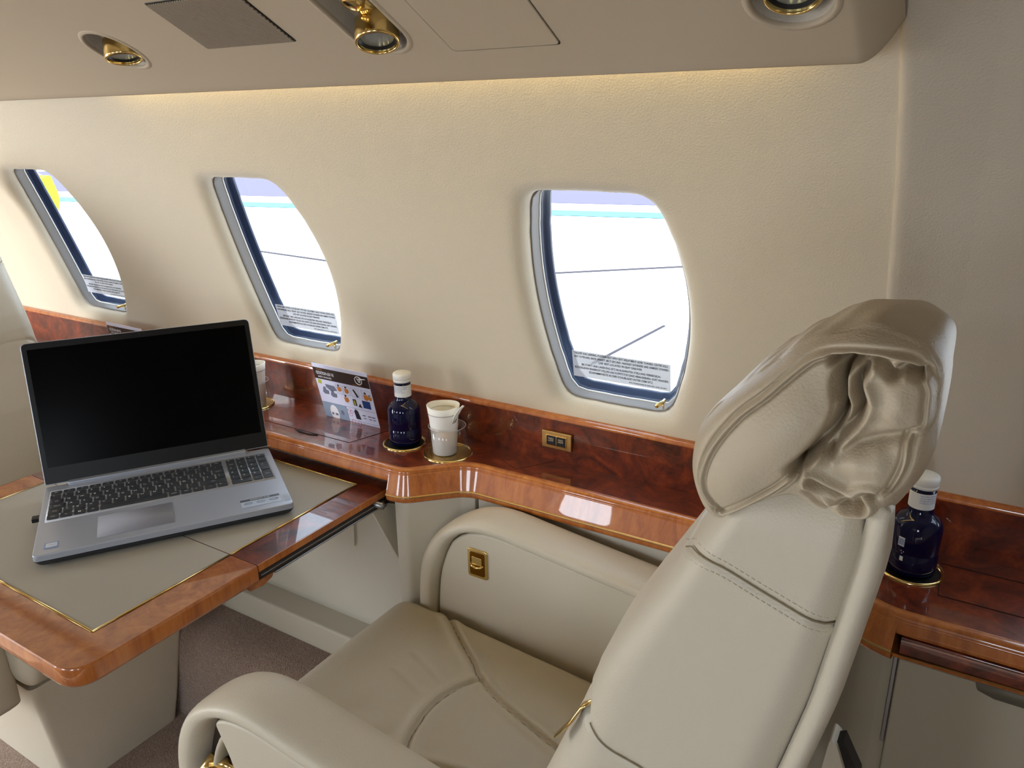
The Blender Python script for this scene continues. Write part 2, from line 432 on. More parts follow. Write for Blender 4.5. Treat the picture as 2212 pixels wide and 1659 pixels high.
V, F = grid(np.array(rows)); OH = struct('ceiling_panel', fix(mesh_np('oh', V, F)), M_ceil, label='beige overhead panel with lights, sloping over the wall')
OH.name = 'trim_5'
# cut round/obround wells into the overhead panel
PN = Vector((0, -math.sin(R(28)), -math.cos(R(28))))      # facing down into the cabin
PU = Vector((1, 0, 0)); PV = Vector((0, -math.cos(R(28)), math.sin(R(28))))   # up the slope, inboard
def oh_frame(x, y): return frame_m(vpt(x, y), PU, PV), vpt(x, y)

# cove light strip behind the valance: the warm lamp that washes the wall
cov = thing('cove_light', 'warm light strip hidden above the edge of the overhead panel', 'light', (-.75, .8035, 1.358))
part('lamp_tube', tmesh([(-1.30, .8035, 1.3615), (-.19, .8035, 1.3615)], .0038, 8), mat('cove lamp', 'fff0b0', emit='ffe28a', es=19), cov)

# ------------------------------------------------------------------ windows
placard_lines = ["TAKEOFF AND LANDING: POSITION SEAT WITH SEAT ADJUSTMENT LEVER TOWARD CENTER AISLE,",
 "SEAT OUTBOARD, BACK UPRIGHT, BELTS SECURED, HEADREST EXTENDED AND ARMREST STOWED",
 "LIVE VEST LOCATED IN SEAT DRAWER", "BEI START UND LANDUNG SITZ IN \u00c4USSERSTER STELLUNG VERRIEGELN.",
 "R\u00dcCKENLEHNE SENKRECHT STELLEN UND KOPFST\u00dcTZE GANZ HERAUSZIEHEN, GURT ANLEGEN.",
 "SCHWIMMWESTE IN DER SCHUBLADE UNTER DEM SITZ.", "P/N P2000700010 S/N 021-650-35-001"]
def ring_mesh(xc, rings, sgn=1, n=72):
    ts = np.linspace(0, 2*math.pi, n, endpoint=False)
    G = np.array([[cyl(xc+outline(t, e)[0], PH0+outline(t, e)[1]/RC, d, sgn) for t in ts] for e, d in rings])
    V, F = grid(G, close_v=True); return fix(mesh_np('ring', V, F))
def pane_mesh(xc, e, d, sgn=1, n=72):
    ts = np.linspace(0, 2*math.pi, n, endpoint=False); G = []
    for q in (1, .8, .6, .4, .2, .02):
        G.append([cyl(xc+outline(t, e)[0]*q, PH0+outline(t, e)[1]*q/RC, d, sgn) for t in ts])
    V, F = grid(np.array(G), close_v=True); return fix(mesh_np('pane', V, F))
def on_cyl(me, xc, s0, d, x0=0.0, sgn=1):
    """wrap a flat text mesh (x right, y up) onto the pane"""
    for v in me.vertices:
        v.co = Vector(cyl(xc+x0+v.co.x, PH0+(s0+v.co.y)/RC, d, sgn))
    return me
def make_window(idx, xc, sgn=1, placard=True):
    w = bpy.data.objects.new('window_%d' % idx, None); C.objects.link(w); w['kind'] = 'structure'
    w['label'] = 'barrel-shaped cabin window %d' % idx; w['category'] = 'window'; w.location = (xc, YC+sgn*.82, .855)
    part('window_reveal', ring_mesh(xc, [(.004, .022), (-.0008, .0222), (-.0016, .0236), (-.0018, .030), (-.0034, .036), (-.0042, .041)], sgn), M_reveal, w)
    part('window_liner', ring_mesh(xc, [(-.002, .0412), (-.0050, .0408), (-.0058, .0418), (-.0058, .0436), (-.002, .045)], sgn), M_line, w)
    part('window_seal', ring_mesh(xc, [(-.002, .0430), (-.0056, .0436), (-.0066, .046), (-.0070, .050), (-.0100, .0515), (-.0112, .055), (-.0140, .057), (-.0146, .062), (0, .07)], sgn), M_seal, w)
    part('outer_pane', pane_mesh(xc, -.008, .0585, sgn), M_pane, w)
    if placard:
        pl = []; lw = .0835
        s0 = -.1215
        cor = roundpoly([(-lw, -.0225), (lw, -.0225), (lw, .0225), (-lw, .0225)], .003, 4)
        # placard film: fine strip grid so it follows the curved pane
        G = np.array([[cyl(xc+.004+x, PH0+(s0+y)/RC, .0300, sgn) for y in np.linspace(-.0225, .0225, 6)] for x in np.linspace(-lw, lw, 4)])
        V, F = grid(G); p = part('placard', fix(mesh_np('pl', V, F)), M_label, w)
        ys = [.0185, .0125, .0065, -.0005, -.0065, -.0125, -.0185]; ms = []
        for k, (ln, y) in enumerate(zip(placard_lines, ys)):
            sz = .0049 if k != 6 else .0032
            me = text_mesh(ln, sz, bold=True); wd = me.vertices and max(v.co.x for v in me.vertices)-min(v.co.x for v in me.vertices)
            tgt = [.160, .160, .074, .135, .160, .110, .062][k]
            me.transform(Matrix.Diagonal((tgt/wd, 1, 1, 1)))
            me.transform(Matrix.Translation((.046 if k == 6 else 0, y, 0)))
            ms.append(me)
        me = on_cyl(merged(ms), xc, s0, .0296, x0=.004, sgn=sgn)
        part('lettering', me, M_ink, p, smooth=False)
    # brass shade latch low on the aft side
    if sgn > 0:
        a = Vector(cyl(xc+.079, .1395, .020)); d = Vector(cyl(0, .13, 1))-Vector(cyl(0, .13, 0)); d = d.normalized()
        e = a-d*.016-Vector((.004, 0, 0))
        lt = part('shade_latch', tmesh([a+d*.006, a, e, e-d*.0015], [.0032, .0032, .0036, .003], 12), M_brass, w)
        part('latch_tab', tmesh([a+Vector((0, 0, -.001)), a+Vector((.001, 0, -.012))], .0016, 8), M_brass, lt)
    return w
for i, x in enumerate([-2.54]+WIN_X): make_window(i, x, 1)
for i, x in enumerate(WIN_X): make_window(i+5, x, -1, placard=False)

# ------------------------------------------------------------------ outdoors
GZ = -1.0
mg = mat('concrete apron', 'd9d6d0', rough=.9)
N, L, b = nodes(mg); vec = objcoord(N, L); f = noise(N, L, vec, .8, 4)
L.new(ramp(N, L, f, [(.3, 'cfccc8'), (.7, 'e2dfda')]), b.inputs['Base Color'])
g = struct('ground', mesh_np('g', [(-90, -60, GZ), (40, -60, GZ), (40, 90, GZ), (-90, 90, GZ)], [(0, 1, 2, 3)]), mg, label='pale concrete apron outside')
K = .851
def strip(name, a, b, wd, m, z=.004, ext=.6):
    a = np.array(a)*K; b = np.array(b)*K; t = (b-a)/np.linalg.norm(b-a); n = np.array([-t[1], t[0]])*wd/2
    a = a-t*ext; b = b+t*ext
    me = mesh_np(name, [(*(a-n), GZ+z), (*(b-n), GZ+z), (*(b+n), GZ+z), (*(a+n), GZ+z)], [(0, 1, 2, 3)])
    o = struct(name, me, m, smooth=False); return o
mj = mat('slab joint', '2e2830', rough=.9); mt = mat('turquoise apron paint', '4a98a6', rough=.8); mp = mat('mauve far apron', '575370', rough=.9)
strip('ground_joint', (-6.792, 12.418), (-5.222, 13.866), .13, mj, .004, 1.6).name = 'trim_6'
strip('ground_joint', (-3.753, 8.001), (-3.685, 9.559), .04, mj, .006, .2).name = 'trim_7'
strip('ground_joint', (-14.058, 11.657), (-11.871, 11.449), .10, mj, .006).name = 'trim_8'
strip('ground_stripe', (-22.2, 18.4), (-11.35, 20.7), 1.1, mt, .012, 14).name = 'trim_9'
a_, b_ = np.array([-23.5, 20.2])*K, np.array([-11.9, 22.6])*K
strip('ground_far', (-25.5, 26.2), (-12.9, 28.8), 9.5, mp, .008, 20).name = 'trim_10'

# ------------------------------------------------------------------ hi-vis figure put outdoors in place of a reflection in the left window
def skin_mesh(verts, edges, radii, root=0, sub=2):
    me = bpy.data.meshes.new('sk'); me.from_pydata(verts, edges, []); o = bpy.data.objects.new('sk', me); C.objects.link(o)
    md = o.modifiers.new('s', 'SKIN')
    for i, r in enumerate(radii):
        s = me.skin_vertices[0].data[i]; s.radius = (r if isinstance(r, tuple) else (r, r)); s.use_root = (i == root)
    sb = o.modifiers.new('u', 'SUBSURF'); sb.levels = sub
    bpy.context.view_layer.update()
    out = bpy.data.meshes.new_from_object(o.evaluated_get(bpy.context.evaluated_depsgraph_get())); bpy.data.objects.remove(o); return out
M_skin = mat('skin', 'b98a6c', rough=.5)
def person():
    base = (-12.45, 6.5, GZ)
    t = thing('person', 'person in a yellow-green high-visibility jacket and dark trousers, put outdoors in place of a reflection in the left window', 'person', base, R(20))
    # body, one continuous surface (skin modifier grown from the pelvis)
    v = [(0, 0, .98), (0, 0, 1.15), (0, .01, 1.36), (0, .01, 1.52), (0, 0, 1.60), (0, -.01, 1.68), (0, -.02, 1.78), (0, -.01, 1.86),
         (.20, .0, 1.50), (.27, .02, 1.22), (.25, -.07, .98), (.24, -.10, .91), (-.20, .0, 1.50), (-.27, .02, 1.22), (-.25, -.07, .98), (-.24, -.10, .91),
         (.10, 0, .92), (.12, -.02, .50), (.12, .01, .10), (.13, -.15, .03), (-.10, 0, .92), (-.12, -.02, .50), (-.12, .01, .10), (-.13, -.15, .03)]
    e = [(0, 1), (1, 2), (2, 3), (3, 4), (4, 5), (5, 6), (6, 7), (3, 8), (8, 9), (9, 10), (10, 11), (3, 12), (12, 13), (13, 14), (14, 15),
         (0, 16), (16, 17), (17, 18), (18, 19), (0, 20), (20, 21), (21, 22), (22, 23)]
    r = [(.15, .11), (.14, .10), (.17, .12), (.12, .09), .055, (.075, .09), (.08, .10), (.05, .06), .065, .05, .035, .03, .065, .05, .035, .03,
         .09, .06, .042, (.045, .03), .09, .06, .042, (.045, .03)]
    body = part('body', skin_mesh(v, e, r), M_skin, t, world=False)
    for s in (-1, 1):
        for k in range(4):
            x = s*(.24-.012+.009*k*1); y0 = -.105
            part('finger', tmesh([(s*.24, y0+.018*k-.02, .90), (s*.243, y0+.018*k-.03, .86), (s*.235, y0+.018*k-.035, .83-.004*abs(k-1.5))], [.009, .0085, .007], 8), M_skin, body, world=False)
        part('thumb', tmesh([(s*.225, -.12, .92), (s*.20, -.15, .89), (s*.20, -.16, .865)], [.011, .010, .008], 8), M_skin, body, world=False)
    mv = mat('high visibility yellow', '9db222', rough=.7); bump(mv, [(12, 3, .8)], .03)
    jv = [(0, 0, .80), (0, 0, 1.15), (0, .01, 1.38), (0, .01, 1.53), (.21, 0, 1.51), (.285, .02, 1.22), (.262, -.06, .99), (-.21, 0, 1.51), (-.285, .02, 1.22), (-.262, -.06, .99)]
    part('jacket', skin_mesh(jv, [(0, 1), (1, 2), (2, 3), (3, 4), (4, 5), (5, 6), (3, 7), (7, 8), (8, 9)],
         [(.20, .15), (.19, .14), (.215, .155), (.14, .11), .09, .075, .06, .09, .075, .06]), mv, t, world=False)
    mr = mat('reflective band', 'c9ccd0', rough=.3)
    k = np.linspace(0, 2*math.pi, 32, endpoint=False)
    part('reflective_band', tmesh([(.205*math.cos(a), .16*math.sin(a), 1.10) for a in k], .02, 8, closed=True, up=(0, 0, 1), ell=(.028, .006)), mr, t, world=False)
    part('trousers', skin_mesh([(0, 0, .97), (.11, 0, .90), (.12, -.02, .50), (.12, .01, .10), (-.11, 0, .90), (-.12, -.02, .50), (-.12, .01, .10)],
         [(0, 1), (1, 2), (2, 3), (0, 4), (4, 5), (5, 6)], [(.17, .125), .11, .085, .07, .11, .085, .07]), mat('dark trousers', '4a4650', rough=.8), t, world=False)
    part('hair', skin_mesh([(0, .01, 1.80), (0, .015, 1.87)], [(0, 1)], [(.088, .105), (.055, .065)]), mat('dark hair', '2b201a', rough=.7), t, world=False)
person()

# ------------------------------------------------------------------ wooden side ledge
LT = .745
def plan_front():
    pts = [(-2.9, .893), (-.795, .893), (-.771, .896), (-.705, .962), (-.680, .972), (-.165, .972), (-.140, .966), (-.060, .888), (-.03, .880), (.72, .880)]
    rad = [0, .022, .022, .025, .02, .02, .02, .03, .02, 0]; out = []
    q = [np.array(p, float) for p in pts]; out.append(tuple(q[0]))
    for i in range(1, len(q)-1):
        a = q[i-1]-q[i]; b = q[i+1]-q[i]; la, lb = np.linalg.norm(a), np.linalg.norm(b); d = min(.022, la*.45, lb*.45)
        p1, p2 = q[i]+a/la*d, q[i]+b/lb*d
        for t in np.linspace(0, 1, 7): out.append(tuple((1-t)**2*p1+2*t*(1-t)*q[i]+t*t*p2))
    out.append(tuple(q[-1])); return np.array(out)
PF = plan_front()
_T = np.gradient(PF, axis=0); _T /= np.linalg.norm(_T, axis=1)[:, None]; _NRM = np.stack([_T[:, 1], -_T[:, 0]], 1)   # towards the cabin
def sweep(prof, sel=None):
    """prof: list (out, z) swept along the ledge front; out>0 towards the cabin"""
    P = PF if sel is None else PF[sel]; Nn = _NRM if sel is None else _NRM[sel]
    G = np.array([[(P[i][0]+Nn[i][0]*o, P[i][1]+Nn[i][1]*o, z) for o, z in prof] for i in range(len(P))])
    V, F = grid(G); return fix(mesh_np('sw', V, F))
ledge = thing('side_ledge', 'long glossy burl wood side ledge running below the windows', 'ledge', (-1.0, .97, .70))
G = np.array([[(p[0]-n[0]*.012+(p[0]-n[0]*.012)*0, (p[1]-n[1]*.012)*(1-t)+1.056*t, LT) for t in (0, .5, 1)] for p, n in zip(PF, _NRM)])
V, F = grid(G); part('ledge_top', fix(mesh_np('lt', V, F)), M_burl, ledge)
iL = np.where(PF[:, 0] < -.797)[0]; iR = np.where(PF[:, 0] >= -.797)[0]; iR = np.concatenate([[iL[-1]], iR])
i2 = [i for i in iR if PF[i][0] <= -.028]; i3 = [i for i in iR if PF[i][0] >= -.031]
nose = [(-.0125, LT-.0006), (-.012, LT), (-.009, LT+.0012), (-.003, LT+.001), (.001, LT-.002), (.0025, LT-.006), (.0022, LT-.0075), (.0035, LT-.0085)]
part('ledge_edge', sweep(nose), M_edge, ledge)
part('fascia', sweep([(.0035, LT-.0085), (.006, LT-.018), (.0065, LT-.021), (.004, LT-.0235), (-.02, LT-.024)], iL), M_edge, ledge)
part('fascia', sweep([(.0035, LT-.0085), (.0072, LT-.020), (.0122, LT-.034), (.0145, LT-.0405), (.0148, LT-.0415)], i2), M_edge, ledge)
part('brass_trim', sweep([(.0140, LT-.0410), (.0163, LT-.0415), (.0170, LT-.0428), (.0163, LT-.0441), (.0140, LT-.0445)], i2), M_brassb, ledge)
part('lower_lip', sweep([(.0140, LT-.0445), (.0148, LT-.046), (.0135, LT-.053), (.010, LT-.0555), (-.02, LT-.056)], i2), M_edge, ledge)
# right part: shallow fascia with a slot under it
part('fascia', sweep([(.0035, LT-.0085), (.0055, LT-.018), (.0055, LT-.0225), (.003, LT-.0245), (-.03, LT-.0245)], i3), M_edge, ledge)
V, F = grid(np.array([[(x, .888, z) for z in (.715, .70)] for x in (-.029, .72)]))
# closing plates of the left and right deep/shallow steps
part('fascia_return', box(-.800, -.790, .8905, .96, .700, .722), M_edge, ledge, smooth=False, bevel=.001)
# back panel
bp = [(1.0555, LT-.001), (1.0540, .80), (1.0530, .8195)]
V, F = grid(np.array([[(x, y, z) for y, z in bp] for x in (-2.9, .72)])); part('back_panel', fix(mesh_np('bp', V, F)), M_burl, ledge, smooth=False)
V, F = grid(np.array([[(x, y, z) for y, z in ((1.0528, .8185), (1.0525, .8235), (1.0545, .8252), (1.074, .8262))] for x in (-2.9, .72)]))
part('back_panel_edge', fix(mesh_np('bp', V, F)), M_edge, ledge)
# lid joints scribed in the top
def joint(pts, w=.0006): return tmesh([(x, y, LT+.0002) for x, y in pts], w, 6, up=(0, 0, 1))
m_joint = mat('joint shadow gap', '1c0803', rough=.5)
part('lid_joint', joint([(-2.2, .938), (-.93, .938), (-.895, 1.052)]), m_joint, ledge)
part('lid_joint', joint([(-.655, 1.012), (-.615, .992), (-.575, 1.054)], .0004), m_joint, ledge)
part('finger_notch', joint([(-1.06, .935), (-1.045, .930), (-1.02, .930), (-1.005, .935)], .0025), m_joint, ledge)
part('lid_joint', joint([(.004, .944), (.001, 1.024), (.70, 1.024)], .0007), m_joint, ledge)
part('lid_joint', joint([(.004, .944), (.70, .938)], .0007), m_joint, ledge)
# round holes' brass rings (cup holders)
def cup_holder(x, y, r, label):
    t = thing('cup_holder', label, 'cup holder', (x, y, LT-.002))
    part('ring', lathe([(r+.0035, LT+.0004), (r+.003, LT+.0022), (r+.001, LT+.003), (r-.001, LT+.0022), (r-.0015, LT-.004)], x, y, 64), M_brass, t)
    part('well', lathe([(r-.001, LT+.0005), (r-.003, LT+.0009), (.0001, LT+.0009)], x, y, 48), M_dark if 'black' in label else M_brassb, t)
cup_holder(-.843, .987, .0355, 'brass-rimmed black cup holder under the blue bottle beside the paper cup')
cup_holder(-.750, .990, .0395, 'brass-rimmed cup holder holding the clear tumbler and white paper cup')
cup_holder(-.031, .990, .0355, 'brass-rimmed black cup holder under the blue bottle behind the seat')
cup_holder(-1.235, .990, .0355, 'brass-rimmed cup holder behind the laptop screen')

# stowed second table in the right ledge
st = thing('stowed_table', 'closed wooden table drawer front in the ledge behind the seat', 'table', (.3, .90, .69))
part('drawer_front', extrude(roundpoly([(.8785, .7175), (.8785, .6955), (.8805, .6905), (.96, .6905), (.96, .7175)], .0025, 4), -.024, .72, 'x'), M_burl, st, autosm=40)
part('brass_trim', tmesh([(-.024, .8782, .6935), (.72, .8782, .6935)], .0011, 8), M_brassb, st)
part('lower_lip', extrude([(.879, .6925), (.882, .686), (.96, .686), (.96, .6925)], -.05, .72, 'x'), M_edge, st, smooth=False)
part('slot', box(-.0265, .72, .884, .96, .7165, .7225), M_dark, st, smooth=False)

# cabinet under the right ledge
cab = thing('side_cabinet', 'beige side cabinet with a door under the right-hand ledge', 'cabinet', (.3, .90, .312))
m_cab = mat('cabinet laminate', 'aaa28f', rough=.5); bump(m_cab, [(300, 2, .2)], .0006)
part('carcass', extrude(roundpoly([(-.135, .975), (-.135, .968), (-.120, .958), (-.066, .902), (-.04, .893), (-.028, .892), (.72, .892), (.72, .975)], [0, .003, .01, .02, .01, 0, 0, 0]), .312, .688), m_cab, cab, autosm=40)
dr = part('cabinet_door', box(-.0235, .60, .884, .893, .335, .684), m_cab, cab, smooth=True, bevel=.0025)
part('finger_pull', extrude(roundpoly([(.054, .687), (.058, .676), (.075, .671), (.18, .671), (.20, .687)], .004), .8815, .8835, 'y'), mat('pull recess shade', '6d675a', rough=.5), dr)  # recess shade of the pull put into the colour of a flat plate
part('hinge_edge', box(-.0285, -.0245, .886, .893, .56, .684), M_alu, cab, smooth=False, bevel=.0005)

# switch plate on the back panel
sw = thing('switch_plate', 'brass switch plate with two black light buttons on the wooden back panel', 'light switch', (-.570, 1.053, .769))
part('plate', box(-.598, -.543, 1.0485, 1.0535, .769, .799), M_brassb, sw, smooth=True, bevel=.0012)
part('inner_frame', box(-.5895, -.5515, 1.0472, 1.0486, .7745, .7935), M_brass, sw, smooth=True, bevel=.0005)
for x0, s in ((-.588, 'TABLE\nLIGHT'), (-.5697, 'READ\nLIGHT')):
    bt = part('button', box(x0, x0+.0168, 1.0458, 1.0473, .7762, .7918), M_dark, sw, smooth=True, bevel=.0006)
    me = text_mesh(s, .0036, bold=True); me.transform(frame_m((x0+.0084, 1.04575, .7856), (1, 0, 0), (0, 0, 1)))
    part('lettering', me, mat('button lettering', 'b9a98f', rough=.6), bt, smooth=False)

# access panel with brass fastener on the side panel under the table
ap = thing('access_panel', 'small pale access panel with a brass fastener under the table', 'panel', (-1.0, .937, .53))
part('panel', extrude(roundpoly([(-1.10, .534), (-.936, .534), (-.928, .66), (-1.10, .66)], .006), .934, .9385, 'y'), M_lower, ap, autosm=40)
me = lathe([(.006, 0), (.006, .001), (.0035, .0016), (.003, .0005), (.0001, .0004)], 0, 0, 20); me.transform(frame_m((-.990, .934, .548), (1, 0, 0), (0, 0, 1)))
part('fastener', me, M_brass, ap)

# ------------------------------------------------------------------ folding table
TZ = .70
tbl = thing('folding_table', 'fold-out cabin table with burl wood border and beige leather inlay', 'table', (-1.1, .63, .66))
X0, X1, Y0, YF = -1.40, -.815, .355, .6215
def tleaf(poly, rad, z0, z1, name, m):
    return part(name, extrude(roundpoly(poly, rad, 8), z0, z1), m, tbl, bevel=.0022, seg=3)
ol = tleaf([(X0, Y0), (X1, Y0), (X1, YF-.0006), (X0, YF-.0006)], [.03, .036, .0005, .0005], TZ-.026, TZ, 'outer_leaf', M_burl2)
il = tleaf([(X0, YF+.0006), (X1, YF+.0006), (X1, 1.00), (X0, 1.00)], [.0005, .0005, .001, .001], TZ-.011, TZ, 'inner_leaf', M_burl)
# lighter satinwood edge band of the outer leaf
eb = [(X0, YF-.001), (X0, Y0+.03), (X0+.03, Y0), (X1-.03, Y0), (X1, Y0+.03), (X1, YF-.001)]
ep = roundpoly([(X0, YF-.0008), (X0, Y0), (X1, Y0), (X1, YF-.0008)], [0, .03, .036, 0], 10)
EP = np.array(ep); T = np.gradient(EP, axis=0); T /= np.linalg.norm(T, axis=1)[:, None]; NN = np.stack([T[:, 1], -T[:, 0]], 1)
prof = [(.0, TZ+.0002), (.0012, TZ-.0008), (.002, TZ-.004), (.0022, TZ-.013), (.0018, TZ-.022), (.0, TZ-.0262), (-.02, TZ-.0264)]
G = np.array([[(EP[i][0]+NN[i][0]*o, EP[i][1]+NN[i][1]*o, z) for o, z in prof] for i in range(len(EP))])
V, F = grid(G); part('edge_band', fix(mesh_np('eb', V, F)), M_edge, ol)
part('edge_band', extrude(roundpoly([(X1-.004, YF+.0008), (X1+.0015, YF+.0008), (X1+.0015, .99), (X1-.004, .99)], .0006, 2), TZ-.0115, TZ-.0003), M_edge, il, bevel=.0008)
M_inlay = mat('table leather inlay', 'aaa598', rough=.5, spec=.35); bump(M_inlay, [(700, 2, .12)], .0005)
IX0, IX1, IY0, IY1 = -1.345, -.870, .414, .8855
def inlay(y0, y1, root):
    part('leather_inlay', box(IX0, IX1, y0, y1, TZ-.0005, TZ+.0006), M_inlay, root, smooth=False)
inlay(IY0, YF-.001, ol); inlay(YF+.001, IY1, il)
def strip_b(pts, root):
    G = []
    for (x, y) in pts: G.append((x, y, TZ+.0009))
    part('brass_inlay', tmesh(G, .0016, 8, up=(0, 0, 1), ell=(.0007, .0017)), M_brass, root)
strip_b([(IX1, YF-.001), (IX1, IY0), ], ol); strip_b([(IX1, IY0), (IX0, IY0)], ol); strip_b([(IX0, IY0), (IX0, YF-.001)], ol)
strip_b([(IX1, YF+.001), (IX1, IY1)], il); strip_b([(IX1, IY1), (IX0, IY1)], il); strip_b([(IX0, IY1), (IX0, YF+.001)], il)
# slide rail below the inner leaf
rl = part('slide_rail', box(X1-.040, X1-.0015, YF+.002, .985, TZ-.0262, TZ-.0115), M_slot, tbl, smooth=False, bevel=.0008)
part('rail_flange', box(X1-.045, X1+.0002, YF+.03, .985, TZ-.0292, TZ-.0264), M_alu, rl, smooth=False, bevel=.0008)
part('rail_flange', box(X1-.012, X1-.0005, YF+.006, .90, TZ-.0205, TZ-.0190), M_alu, rl, smooth=False)
lk = roundpoly([(YF-.020, TZ-.0265), (YF-.012, TZ-.038), (YF+.012, TZ-.041), (YF+.028, TZ-.036), (YF+.034, TZ-.028), (YF+.034, TZ-.0225), (YF+.004, TZ-.0225), (YF+.004, TZ-.0265)], .004, 4)
part('fold_latch', extrude(lk, X1-.045, X1-.006, 'x'), M_burl2, tbl, autosm=40)
# bracket that carries the table
bk = roundpoly([(.862, .682), (.935, .682), (.935, .548), (.928, .545)], [.006, .004, .002, .004], 5)
br = part('support_bracket', extrude(bk, -.826, -.822, 'x'), M_lower, tbl, autosm=40)
part('hinge_pin', tmesh([(-.835, .872, .683), (-.80, .872, .683)], .006, 14, up=(0, 0, 1)), M_alu, br)
part('pivot_bolt', tmesh([(-.822, .905, .676), (-.800, .912, .676)], .0065, 12, up=(0, 0, 1)), M_slot, br)
part('pivot_slot', extrude(roundpoly([(.893, .680), (.908, .683), (.904, .664), (.897, .662)], .003, 3), -.8219, -.8212, 'x'), M_slot, br)

# ------------------------------------------------------------------ laptop
th = R(57.3); LW, LD, LH = .359, .244, .019
FLx, FLy = -1.073, .453
M_lap = mat('silver laptop plastic', 'aeb5c2', rough=.36, metal=.35); M_lapu = mat('laptop underside', '3d3f43', rough=.5, metal=.3)
M_key = mat('keycap', '35383d', rough=.5); M_leg = mat('key legend', 'd6d8da', rough=.6)
M_bez = mat('screen bezel', '0b0c0f', rough=.35); M_disp = mat('display off', '020203', rough=.22, spec=.12)
lap = thing('laptop', 'open silver laptop with a black screen standing askew on the table', 'laptop', (FLx, FLy, TZ+.0006), th)
def lp(name, me, m, root=None, **k): return part(name, me, m, root or lap, world=False, **k)
bs = roundpoly([(0, 0), (LW, 0), (LW, LD), (0, LD)], .008, 6)
base = lp('base', extrude(bs, .0105, LH+.0018), M_lap, bevel=.0016, seg=3)
G = []
bp2 = np.array(bs); cen = bp2.mean(0)
for s, z in ((1, .0106), (.992, .0085), (.972, .004), (.955, .0022), (.94, .0020)):
    G.append(np.column_stack([(bp2-cen)*s+cen, np.full(len(bp2), z)]))
V, F = grid(np.array(G), close_v=True); F = list(F); nb = len(bp2); F.append(tuple(4*nb+j for j in range(nb)))
lp('bottom_cover', fix(mesh_np('bc', V, F)), M_lapu, autosm=40)
for x in (.03, LW-.03):
    for y in (.03, LD-.03): lp('rubber_foot', lathe([(.0001, 0), (.007, 0), (.007, .0024)], x, y, 16), M_dark)
ZT = LH+.0018
lp('keyboard_deck', extrude(roundpoly([(.0085, .1035), (.3485, .1035), (.3485, .2225), (.0085, .2225)], .002, 3), ZT-.0002, ZT+.00025), mat('keyboard deck', '9fa2a8', rough=.4, metal=.3), base)
lp('touchpad', extrude(roundpoly([(.081, .0175), (.186, .0175), (.186, .090), (.081, .090)], .0015, 3), ZT-.0002, ZT+.0004), mat('touchpad', '85868e', rough=.55, metal=0), base)
# keys
P0 = .0095; KP = .01865
rows_ = []
def row(y, h, ks): rows_.append((y, h, ks))
U = lambda n: n
row(.1100, .0155, [('Ctrl', .93), ('Fn', .93), ('Win', .93), ('Alt', .93), ('', 5.05), ('AltGr', .93), ('Ctrl', .93), ('<', .93), ('^ v', 1.0), ('>', .93), (None, .12), ('0', 1.93), ('.', .93)])
row(.1285, .0155, [('Shift', 1.15), ('<', .8), ('Z', 1), ('X', 1), ('C', 1), ('V', 1), ('B', 1), ('N', 1), ('M', 1), (';', 1), (':', 1), ('-', 1), ('Shift', 2.38), (None, .12), ('1', .93), ('2', .93), ('3', .93)])
row(.1470, .0155, [('Mayus', 1.42), ('A', 1), ('S', 1), ('D', 1), ('F', 1), ('G', 1), ('H', 1), ('J', 1), ('K', 1), ('L', 1), ('\u00d1', 1), ('{', 1), ('}', 1), ('|', .9), (None, .12), ('4', .93), ('5', .93), ('6', .93)])
row(.1655, .0155, [('Tab', 1.2), ('Q', 1), ('W', 1), ('E', 1), ('R', 1), ('T', 1), ('Y', 1), ('U', 1), ('I', 1), ('O', 1), ('P', 1), ('[', 1), (']', 1), ('Enter', 1.12), (None, .12), ('7', .93), ('8', .93), ('9', .93)])
row(.1840, .0155, [('\u00ba', .93)]+[(c, 1) for c in "1234567890'\u00a1"]+[('<-', 1.42), (None, .12), ('Num', .93), ('/', .93), ('*', .93)])
row(.2035, .0100, [('Esc', .93)]+[('F%d' % i, .985) for i in range(1, 13)]+[('Supr', 1.0), (None, .12)]+[('o', .93)]*4)
def keycap(x0, x1, y0, y1):
    g = .0012; pts = roundpoly([(x0+g, y0+g), (x1-g, y0+g), (x1-g, y1-g), (x0+g, y1-g)], .0018, 4); P = np.array(pts); c = P.mean(0); n = len(P)
    G = [np.column_stack([P, np.full(n, ZT+.0003)]), np.column_stack([P, np.full(n, ZT+.0014)]), np.column_stack([(P-c)*.965+c, np.full(n, ZT+.0018)]), np.column_stack([(P-c)*.5+c, np.full(n, ZT+.0016)])]
    V, F = grid(np.array(G), close_v=True); F = list(F)+[tuple(3*n+j for j in range(n))]; return fix(mesh_np('key', V, F))
def key(s, x0, x1, y0, y1):
    k = lp('key', keycap(x0, x1, y0, y1), M_key, base, autosm=50)
    if s:
        if s == 'Win':
            q = .0012; ms = [flat([(x, y), (x+q*1.6, y), (x+q*1.6, y+q*1.6), (x, y+q*1.6)]) for x in (-.002, .0002) for y in (-.002, .0002)]; me = merged(ms)
        else: me = text_mesh(s, .0062 if len(s) == 1 else .0036, bold=True)
        cx = x0+.0062 if (len(s) == 1 and x1-x0 < .022) else (x0+x1)/2
        me.transform(Matrix.Translation((cx, y0+(y1-y0)*(.62 if len(s) == 1 else .5), ZT+.00195))); lp('legend', me, M_leg, k, smooth=False)
tot = 13.93+.12+4*.93
